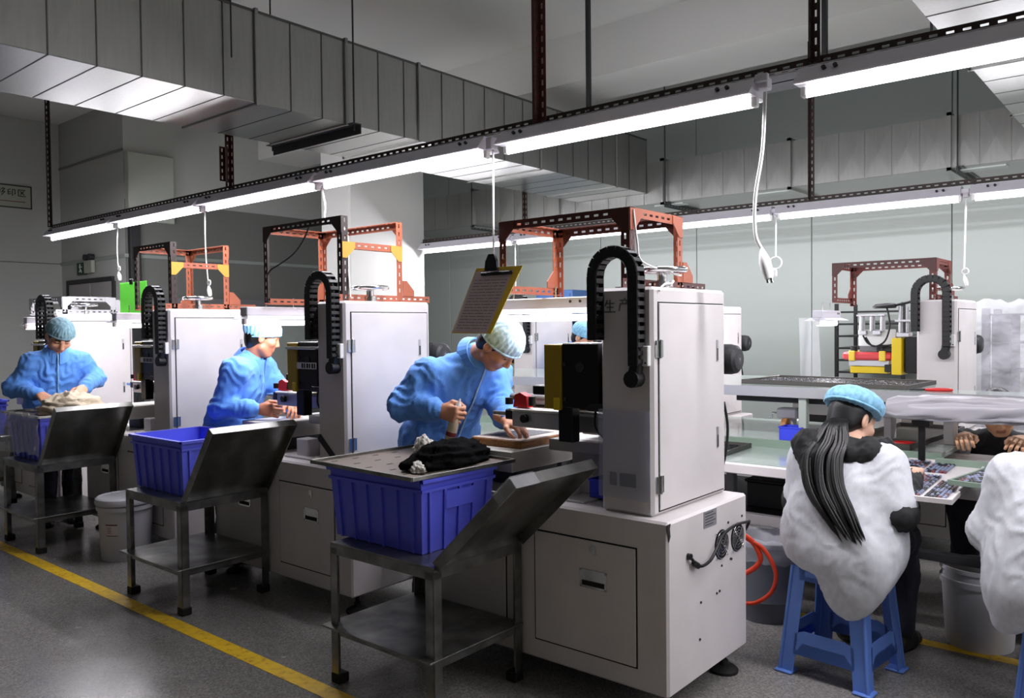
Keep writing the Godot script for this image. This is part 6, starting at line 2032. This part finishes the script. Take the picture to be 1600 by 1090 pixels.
func build_people() -> void:
	# --- man stooping over the wooden screen at the nearest machine ---
	var p1 := human({
		"at": V(2.950, 0.000, -2.990), "label": "man in blue coat and white hair net stooping over the wooden screen", "coat": mats.coat_blue, "net": mats.net_white,
		"pelvis": V(2.980, 0.900, -2.990), "chest": V(2.930, 1.150, -2.830), "neck": V(2.930, 1.315, -2.675), "fwd": V(-0.18, -0.25, 1),
		"head": V(2.925, 1.365, -2.535), "hf": V(0.20, -0.80, 0.58), "hu": V(0.05, 0.58, 0.80),
		"rs": V(2.745, 1.225, -2.820), "re": V(2.635, 1.085, -2.90), "rw": V(2.70, 1.065, -2.70), "ls": V(3.120, 1.220, -2.730), "le": V(3.09, 1.05, -2.66), "lw": V(2.85, 1.025, -2.43),
		"rk": V(2.880, 0.480, -2.960), "lk": V(3.070, 0.480, -2.960), "ra": V(2.880, 0.080, -3.020), "la": V(3.070, 0.080, -3.020),
		"rh": {"d": V(0.15, -0.18, 1.0), "n": V(0.85, -0.1, -0.1), "bend": [1.15, 1.2, 1.2, 1.15], "thumb": 0.75},
		"lh": {"d": V(0.10, -0.38, 1.0), "n": V(-0.05, -1, -0.3), "bend": [0.62, 0.45, 0.5, 0.6], "thumb": 0.45},
		"hem": V(2.970, 0.720, -3.020), "skin": Color(0.74, 0.53, 0.42), "width": 1.04, "net_n": V(0, 1, -0.20), "net_y": 0.018, "seam_mat": mats.net_white,
	})
	# --- man in profile at the middle machine ---
	human({
		"at": V(2.800, 0.000, -4.650), "label": "man in blue coat seen in profile under the middle task lamp", "coat": mats.coat_blue, "net": mats.net_blue,
		"pelvis": V(2.800, 0.870, -4.650), "chest": V(2.830, 1.100, -4.570), "neck": V(2.850, 1.285, -4.500), "fwd": V(0.55, -0.1, 0.85),
		"head": V(2.885, 1.405, -4.440), "hf": V(0.82, -0.28, 0.45), "hu": V(0.25, 0.95, 0.2),
		"rs": V(2.700, 1.210, -4.440), "re": V(2.63, 0.98, -4.50), "rw": V(2.75, 0.98, -4.27), "ls": V(2.990, 1.210, -4.620), "le": V(3.12, 0.98, -4.52), "lw": V(2.98, 0.98, -4.28),
		"rk": V(2.720, 0.470, -4.600), "lk": V(2.880, 0.470, -4.690), "ra": V(2.720, 0.080, -4.650), "la": V(2.880, 0.080, -4.710),
		"rh": {"d": V(0.35, -0.05, 0.9), "n": V(0.8, -0.2, -0.3), "bend": [0.9, 0.9, 0.9, 0.9], "thumb": 0.6},
		"lh": {"d": V(-0.4, -0.1, 0.9), "n": V(-0.3, -0.9, -0.1), "bend": [0.5, 0.5, 0.5, 0.5], "thumb": 0.4},
		"hem": V(2.800, 0.620, -4.670), "skin": Color(0.66, 0.43, 0.32), "net_n": V(0, 1, -0.3), "net_y": 0.004,
	})
	# --- far man with the cloth ---
	human({
		"at": V(2.507, 0, -6.603), "label": "far man in blue coat and teal hair net, head bowed over a beige cloth", "coat": mats.coat_blue, "net": mats.net_teal,
		"pelvis": V(2.507, 0.895, -6.622), "chest": V(2.488, 1.144, -6.584), "neck": V(2.483, 1.316, -6.527), "fwd": V(-0.25, -0.1, 1),
		"head": V(2.479, 1.412, -6.460), "hf": V(-0.12, -0.62, 0.78), "hu": V(0, 0.8, 0.6),
		"rs": V(2.335, 1.220, -6.584), "re": V(2.220, 1.048, -6.622), "rw": V(2.316, 1.005, -6.393), "ls": V(2.646, 1.225, -6.527), "le": V(2.756, 1.096, -6.508), "lw": V(2.565, 1.038, -6.278),
		"rk": V(2.431, 0.512, -6.603), "lk": V(2.603, 0.512, -6.584), "ra": V(2.431, 0.08, -6.661), "la": V(2.603, 0.08, -6.642),
		"rh": {"d": V(0.1, -0.4, 0.9), "n": V(0.2, -0.9, -0.4), "bend": [0.4, 0.4, 0.45, 0.5], "thumb": 0.4},
		"lh": {"d": V(-0.55, -0.35, 0.75), "n": V(-0.3, -0.8, -0.4), "bend": [0.35, 0.4, 0.45, 0.5], "thumb": 0.3},
		"hem": V(2.507, 0.665, -6.642), "skin": Color(0.76, 0.55, 0.44), "net_n": V(0, 1, -0.1), "net_y": 0.045,
	})
	# --- woman with the ponytail, seated with her back to us ---
	var w1 := human({
		"at": V(3.47, 0, -1.11), "label": "seated woman in white coat with long black ponytail and blue hair net", "coat": mats.coat_white, "net": mats.net_blue,
		"pelvis": V(3.450, 0.565, -1.110), "chest": V(3.47, 0.78, -1.11), "neck": V(3.53, 0.925, -1.10), "fwd": V(1, -0.1, 0.1),
		"head": V(3.60, 1.03, -1.12), "hf": V(0.78, -0.42, 0.42), "hu": V(0.4, 0.9, 0.1),
		"rs": V(3.48, 0.875, -0.955), "re": V(3.41, 0.695, -0.875), "rw": V(3.700, 0.820, -0.900), "ls": V(3.48, 0.875, -1.255), "le": V(3.53, 0.68, -1.33), "lw": V(3.800, 0.830, -1.220),
		"rk": V(3.86, 0.50, -0.98), "lk": V(3.86, 0.50, -1.2), "ra": V(3.84, 0.08, -0.98), "la": V(3.84, 0.08, -1.2),
		"rh": {"d": V(0.9, 0.0, -0.2), "n": V(0.1, -1, 0), "bend": [0.5, 0.5, 0.5, 0.5], "thumb": 0.4},
		"lh": {"d": V(0.9, 0.0, 0.2), "n": V(0.1, -1, 0), "bend": [0.5, 0.5, 0.5, 0.5], "thumb": 0.4},
		"sleeve": 0.0, "under": mats.black_cloth, "seam": false, "collar": false, "width": 1.1, "cut_hem": false, "hem": V(3.45, 0.56, -1.11), "fold": 0.004,
		"extra": [[V(3.425, 0.60, -1.10), V(0.16, 0.20, 0.225), 0.10], [V(3.40, 0.51, -1.09), V(0.16, 0.14, 0.205), 0.08]], "crease": 0.55,
		"cut_at": V(3.3, 0.445, -1.1), "cut_n": V(0.05, 1, 0.1), "tail": [[V(3.292, 0.47, -1.03), V(0.04, 0.16, 0.135), 0.05], [V(3.285, 0.37, -1.03), V(0.028, 0.09, 0.07), 0.05], [V(3.36, 0.49, -0.96), V(0.09, 0.13, 0.07), 0.05]],
		"net_r": V(0.118, 0.072, 0.128), "net_c": V(0, 0.080, -0.01), "net_n": V(0, 1, 0.05), "net_y": 0.046, "skin": Color(0.84, 0.66, 0.56),
	})
	ponytail(w1, [V(3.525, 1.05, -1.13), V(3.46, 1.035, -1.14), V(3.405, 0.975, -1.14), V(3.35, 0.91, -1.155), V(3.30, 0.81, -1.135), V(3.265, 0.71, -1.075), V(3.245, 0.60, -1.0)])
	var hood := SN.new(V(3.2, 0.75, -1.45), V(3.75, 1.1, -0.8), 0.009)
	hood.cap(V(3.45, 0.935, -1.22), V(3.43, 0.925, -1.02), 0.058, 0.05, 0.04)
	hood.cap(V(3.42, 0.945, -1.25), V(3.395, 0.87, -1.20), 0.055, 0.06, 0.05)
	hood.cap(V(3.5, 0.945, -1.26), V(3.58, 0.955, -1.20), 0.05, 0.04, 0.04)
	hood.cap(V(3.46, 0.935, -1.0), V(3.57, 0.94, -0.98), 0.048, 0.035, 0.04)
	var hv := PackedVector3Array()
	var hi := PackedInt32Array()
	hood.mesh(hv, hi)
	wrinkle(hv, hi, 0.01, 12.0, 6)
	obj("hood", am(hv, hi, w1.position), mats.black_cloth, w1, "black hood turned down on the shoulders")
	# --- woman at the right edge ---
	human({
		"at": V(3.380, 0.000, -0.340), "label": "white-coated seated worker with grey undersleeves, cut by the right edge of the photo", "coat": mats.coat_white, "net": mats.net_blue,
		"pelvis": V(3.360, 0.565, -0.340), "chest": V(3.400, 0.800, -0.350), "neck": V(3.460, 0.970, -0.340), "fwd": V(1, -0.1, 0.0),
		"head": V(3.550, 1.080, -0.320), "hf": V(0.85, -0.45, 0.1), "hu": V(0.4, 0.9, 0.0),
		"rs": V(3.420, 0.900, -0.180), "re": V(3.470, 0.700, -0.110), "rw": V(3.740, 0.820, -0.190), "ls": V(3.420, 0.890, -0.495), "le": V(3.420, 0.680, -0.575), "lw": V(3.700, 0.800, -0.490),
		"rk": V(3.800, 0.500, -0.220), "lk": V(3.800, 0.500, -0.430), "ra": V(3.780, 0.080, -0.220), "la": V(3.780, 0.080, -0.430),
		"rh": {"d": V(0.9, 0.0, -0.2), "n": V(0.1, -1, 0), "bend": [0.5, 0.5, 0.5, 0.5], "thumb": 0.4},
		"lh": {"d": V(0.9, 0.0, 0.2), "n": V(0.1, -1, 0), "bend": [0.5, 0.5, 0.5, 0.5], "thumb": 0.4},
		"sleeve": 0.12, "under": mats.sleeve_grey, "seam": false, "width": 1.1, "cut_hem": false, "hem": V(3.360, 0.560, -0.340), "fold": 0.004,
		"extra": [[V(3.33, 0.62, -0.33), V(0.15, 0.2, 0.21), 0.10], [V(3.31, 0.50, -0.36), V(0.15, 0.13, 0.19), 0.08], [V(3.30, 0.48, -0.48), V(3.27, 0.40, -0.50), 0.07, 0.03, 0.08]], "crease": 0.6,
		"skin": Color(0.84, 0.66, 0.56),
	})
	# --- worker across the table, head behind the wrapped bundle ---
	human({
		"at": V(5.080, 0.000, -0.820), "label": "worker in black shirt with white sleeves facing us below the wrapped bundle", "coat": mats.black_cloth, 
		"pelvis": V(5.140, 0.520, -0.810), "chest": V(5.100, 0.700, -0.800), "neck": V(5.050, 0.840, -0.800), "fwd": V(-1, -0.15, 0.25),
		"head": V(4.965, 0.97, -0.79), "hf": V(-0.80, -0.50, 0.2), "hu": V(-0.5, 0.85, 0.0),
		"rs": V(5.070, 0.775, -0.980), "re": V(5.05, 0.66, -1.02), "rw": V(4.86, 0.845, -0.93), "ls": V(5.100, 0.775, -0.630), "le": V(5.07, 0.66, -0.56), "lw": V(4.88, 0.845, -0.66),
		"rk": V(4.750, 0.480, -0.910), "lk": V(4.780, 0.480, -0.660), "ra": V(4.780, 0.080, -0.910), "la": V(4.800, 0.080, -0.660),
		"rh": {"d": V(-0.9, 0.1, 0.1), "n": V(0, -1, 0.3), "bend": [0.6, 0.6, 0.6, 0.6], "thumb": 0.5},
		"lh": {"d": V(-0.9, 0.1, -0.1), "n": V(0, -1, -0.3), "bend": [0.6, 0.6, 0.6, 0.6], "thumb": 0.5},
		"sleeve": 0.0, "under": mats.coat_white, "seam": false, "collar": false, "skin": Color(0.86, 0.67, 0.52), "fold": 0.006,
	})
	# --- worker at the back row, only the cap shows ---
	human({
		"at": V(5.9, 0, -4.24), "label": "back-row worker whose pale blue cap shows just left of the drag chain", "coat": mats.coat_blue, "net": mats.net_blue,
		"pelvis": V(5.9, 0.87, -4.24), "chest": V(5.88, 1.10, -4.2), "neck": V(5.87, 1.27, -4.16), "fwd": V(0, -0.1, 1),
		"head": V(5.87, 1.355, -4.10), "hf": V(0.1, -0.5, 0.8), "hu": V(0, 0.8, 0.5),
		"rs": V(5.68, 1.2, -4.18), "re": V(5.6, 0.96, -4.2), "rw": V(5.72, 0.97, -3.98), "ls": V(6.07, 1.2, -4.18), "le": V(6.15, 0.96, -4.2), "lw": V(6.02, 0.97, -3.98),
		"rk": V(5.81, 0.46, -4.22), "lk": V(5.99, 0.46, -4.22), "ra": V(5.81, 0.08, -4.26), "la": V(5.99, 0.08, -4.26),
		"rh": {"d": V(0.2, -0.2, 0.9), "n": V(0, -1, 0), "bend": [0.5, 0.5, 0.5, 0.5]}, "lh": {"d": V(-0.2, -0.2, 0.9), "n": V(0, -1, 0), "bend": [0.5, 0.5, 0.5, 0.5]},
		"seam": false,
	})
	# bottle in the stooping man's right hand
	var b := thing("glue_bottle", "small plastic squeeze bottle held in the stooping man's right hand", "bottle", V(2.715, 0.93, -2.66))
	var ax := V(0.02, 0.185, 0.05).normalized()
	var bx_ := ax.cross(V(0, 0, 1)).normalized()
	part("bottle", MB.new().lathe([Vector2(0, 0), Vector2(0.022, 0.001), Vector2(0.025, 0.008), Vector2(0.025, 0.09), Vector2(0.021, 0.115), Vector2(0.012, 0.135), Vector2(0.011, 0.15), Vector2(0, 0.15)], Vector3.ZERO, 20, Basis(bx_, ax, bx_.cross(ax))), mats.rag_beige, b)
	part("cap", MB.new().lathe([Vector2(0.0, 0.148), Vector2(0.014, 0.148), Vector2(0.014, 0.17), Vector2(0.006, 0.185), Vector2(0.004, 0.20), Vector2(0, 0.2)], Vector3.ZERO, 16, Basis(bx_, ax, bx_.cross(ax))), mats.white_plastic, b)
	part("label", MB.new().lathe([Vector2(0.0256, 0.02), Vector2(0.0256, 0.04)], Vector3.ZERO, 20, Basis(bx_, ax, bx_.cross(ax))), mats.label_red, b)
	make_stools()

func ponytail(w: Node3D, line: Array) -> void:
	var path := curve(line, 6)
	var n := path.size()
	var rng := RandomNumberGenerator.new()
	rng.seed = 12
	var mb := MB.new(w.position)
	for k in 70:
		var a := rng.randf() * TAU
		var r := sqrt(rng.randf())
		var ph := rng.randf() * TAU
		var end := n - 1 - rng.randi() % 7
		var pts := []
		var rad := []
		for i in end + 1:
			var t := float(i) / (n - 1)
			var spread := 0.026 + 0.034 * smoothstep(0.05, 0.45, t) - 0.02 * smoothstep(0.75, 1.0, t)
			if t < 0.1: spread *= 0.75
			var off := V(0, 0, cos(a)) * r * spread * 1.25 + V(1, 0.3, 0).normalized() * sin(a) * r * spread * 0.5
			off += V(0, 0, 0.004 * sin(ph + t * 7.0))
			pts.append(path[i] + off)
			rad.append((0.0085 if t < 0.85 else lerpf(0.0085, 0.0012, (t - 0.85) / 0.15)) * (1.0 if i < end else 0.2))
		mb.sweep(pts, MB.circle(1.0, 5), true, true, false, Vector3.ZERO, rad)
	part("ponytail", mb, mats.hair_black, w)
	part("hair_tie", MB.new(w.position).tube(arc(path[7] + V(0, 0, 0), V(0, 0, 1), V(0.85, 0.5, 0).normalized(), 0.032, 0, TAU * 0.999, 18), 0.006, 6, false, true), mats.black_cloth, w)

func make_stools() -> void:
	var o := thing("plastic_stool", "blue plastic stool under the woman with the ponytail", "stool", V(3.47, 0, -1.12))
	o.rotation.y = -0.10
	var top := 0.145
	var bot := 0.185
	var hh := 0.455
	var seat := MB.new()
	var rr := []
	for e in [[0.0, hh - 0.012, 1.0], [0.0, hh - 0.004, 1.01], [-0.006, hh, 1.0], [-0.03, hh - 0.003, 1.0]]:
		var ring := PackedVector3Array()
		for j in 32:
			var a := TAU * j / 32
			var cx := cos(a)
			var sy := sin(a)
			var q: float = 0.152 + e[0]
			ring.append(V(sign(cx) * pow(absf(cx), 0.35) * q * e[2], e[1], sign(sy) * pow(absf(sy), 0.35) * q * e[2]))
		ring.reverse()
		rr.append(ring)
	seat.loft(rr, true, true)
	part("seat", seat, mats.stool_blue, o)
	# four sides: each a leg pair web, an apron and a stretcher; the legs are channels at the corners
	for k in 4:
		var tr := Basis(V(0, 1, 0), PI * 0.5 * k)
		var P3 := func(s: float, y: float, off: float) -> Vector3:
			var f := 1.0 - y / hh
			var hw := lerpf(top, bot, f)
			return tr * V(s * hw, y, hw + off)
		var slab := func(mb: MB, p: Array) -> void:
			# p: outline as (s, y), made 3 mm thick
			var fr := []
			var bk := []
			for e in p:
				fr.append(P3.call(e[0], e[1], 0.0))
				bk.append(P3.call(e[0], e[1], -0.004))
			var nn := tr * V(0, 0, 1)
			for i in range(1, p.size() - 1):
				mb.to(fr[0], fr[i], fr[i + 1], nn)
				mb.to(bk[0], bk[i], bk[i + 1], -nn)
			var mid := Vector3.ZERO
			for q in fr: mid += q
			mid /= fr.size()
			for i in p.size():
				var i2 := (i + 1) % p.size()
				mb.qo(fr[i], fr[i2], bk[i2], bk[i], (fr[i] + fr[i2]) * 0.5 - mid)
		var ap := MB.new()
		slab.call(ap, [[-0.72, 0.39], [-0.6, 0.41], [0.6, 0.41], [0.72, 0.39], [0.8, hh - 0.008], [-0.8, hh - 0.008]])
		part("apron", ap, mats.stool_blue, o)
		var lg := MB.new()
		slab.call(lg, [[-1.0, 0.0], [-0.68, 0.0], [-0.58, hh - 0.01], [-1.0, hh - 0.01]])
		# the other half of this corner channel is on the neighbouring side
		var tr2 := Basis(V(0, 1, 0), PI * 0.5 * (k + 3))
		var keep := tr
		tr = tr2
		slab.call(lg, [[1.0, 0.0], [0.68, 0.0], [0.58, hh - 0.01], [1.0, hh - 0.01]])
		tr = keep
		var cn: Vector3 = tr * V(-bot, 0.006, bot)
		lg.box(cn + (tr * V(0.022, 0, -0.022)), V(0.075, 0.012, 0.075), 0.004)
		lg.tube([tr * V(-bot + 0.001, 0.0, bot - 0.001), tr * V(-top + 0.001, hh - 0.01, top - 0.001)], 0.008, 8)
		part("leg", lg, mats.stool_blue, o)
		var sm := MB.new()
		slab.call(sm, [[-0.72, 0.085], [-0.5, 0.135], [0.5, 0.135], [0.72, 0.085], [0.72, 0.17], [0.5, 0.185], [-0.5, 0.185], [-0.72, 0.17]].map(func(e): return e))
		part("stretcher", sm, mats.stool_blue, o)
	dup(o, V(-0.09, 0, 0.85), "blue plastic stool at the right edge of the photo")
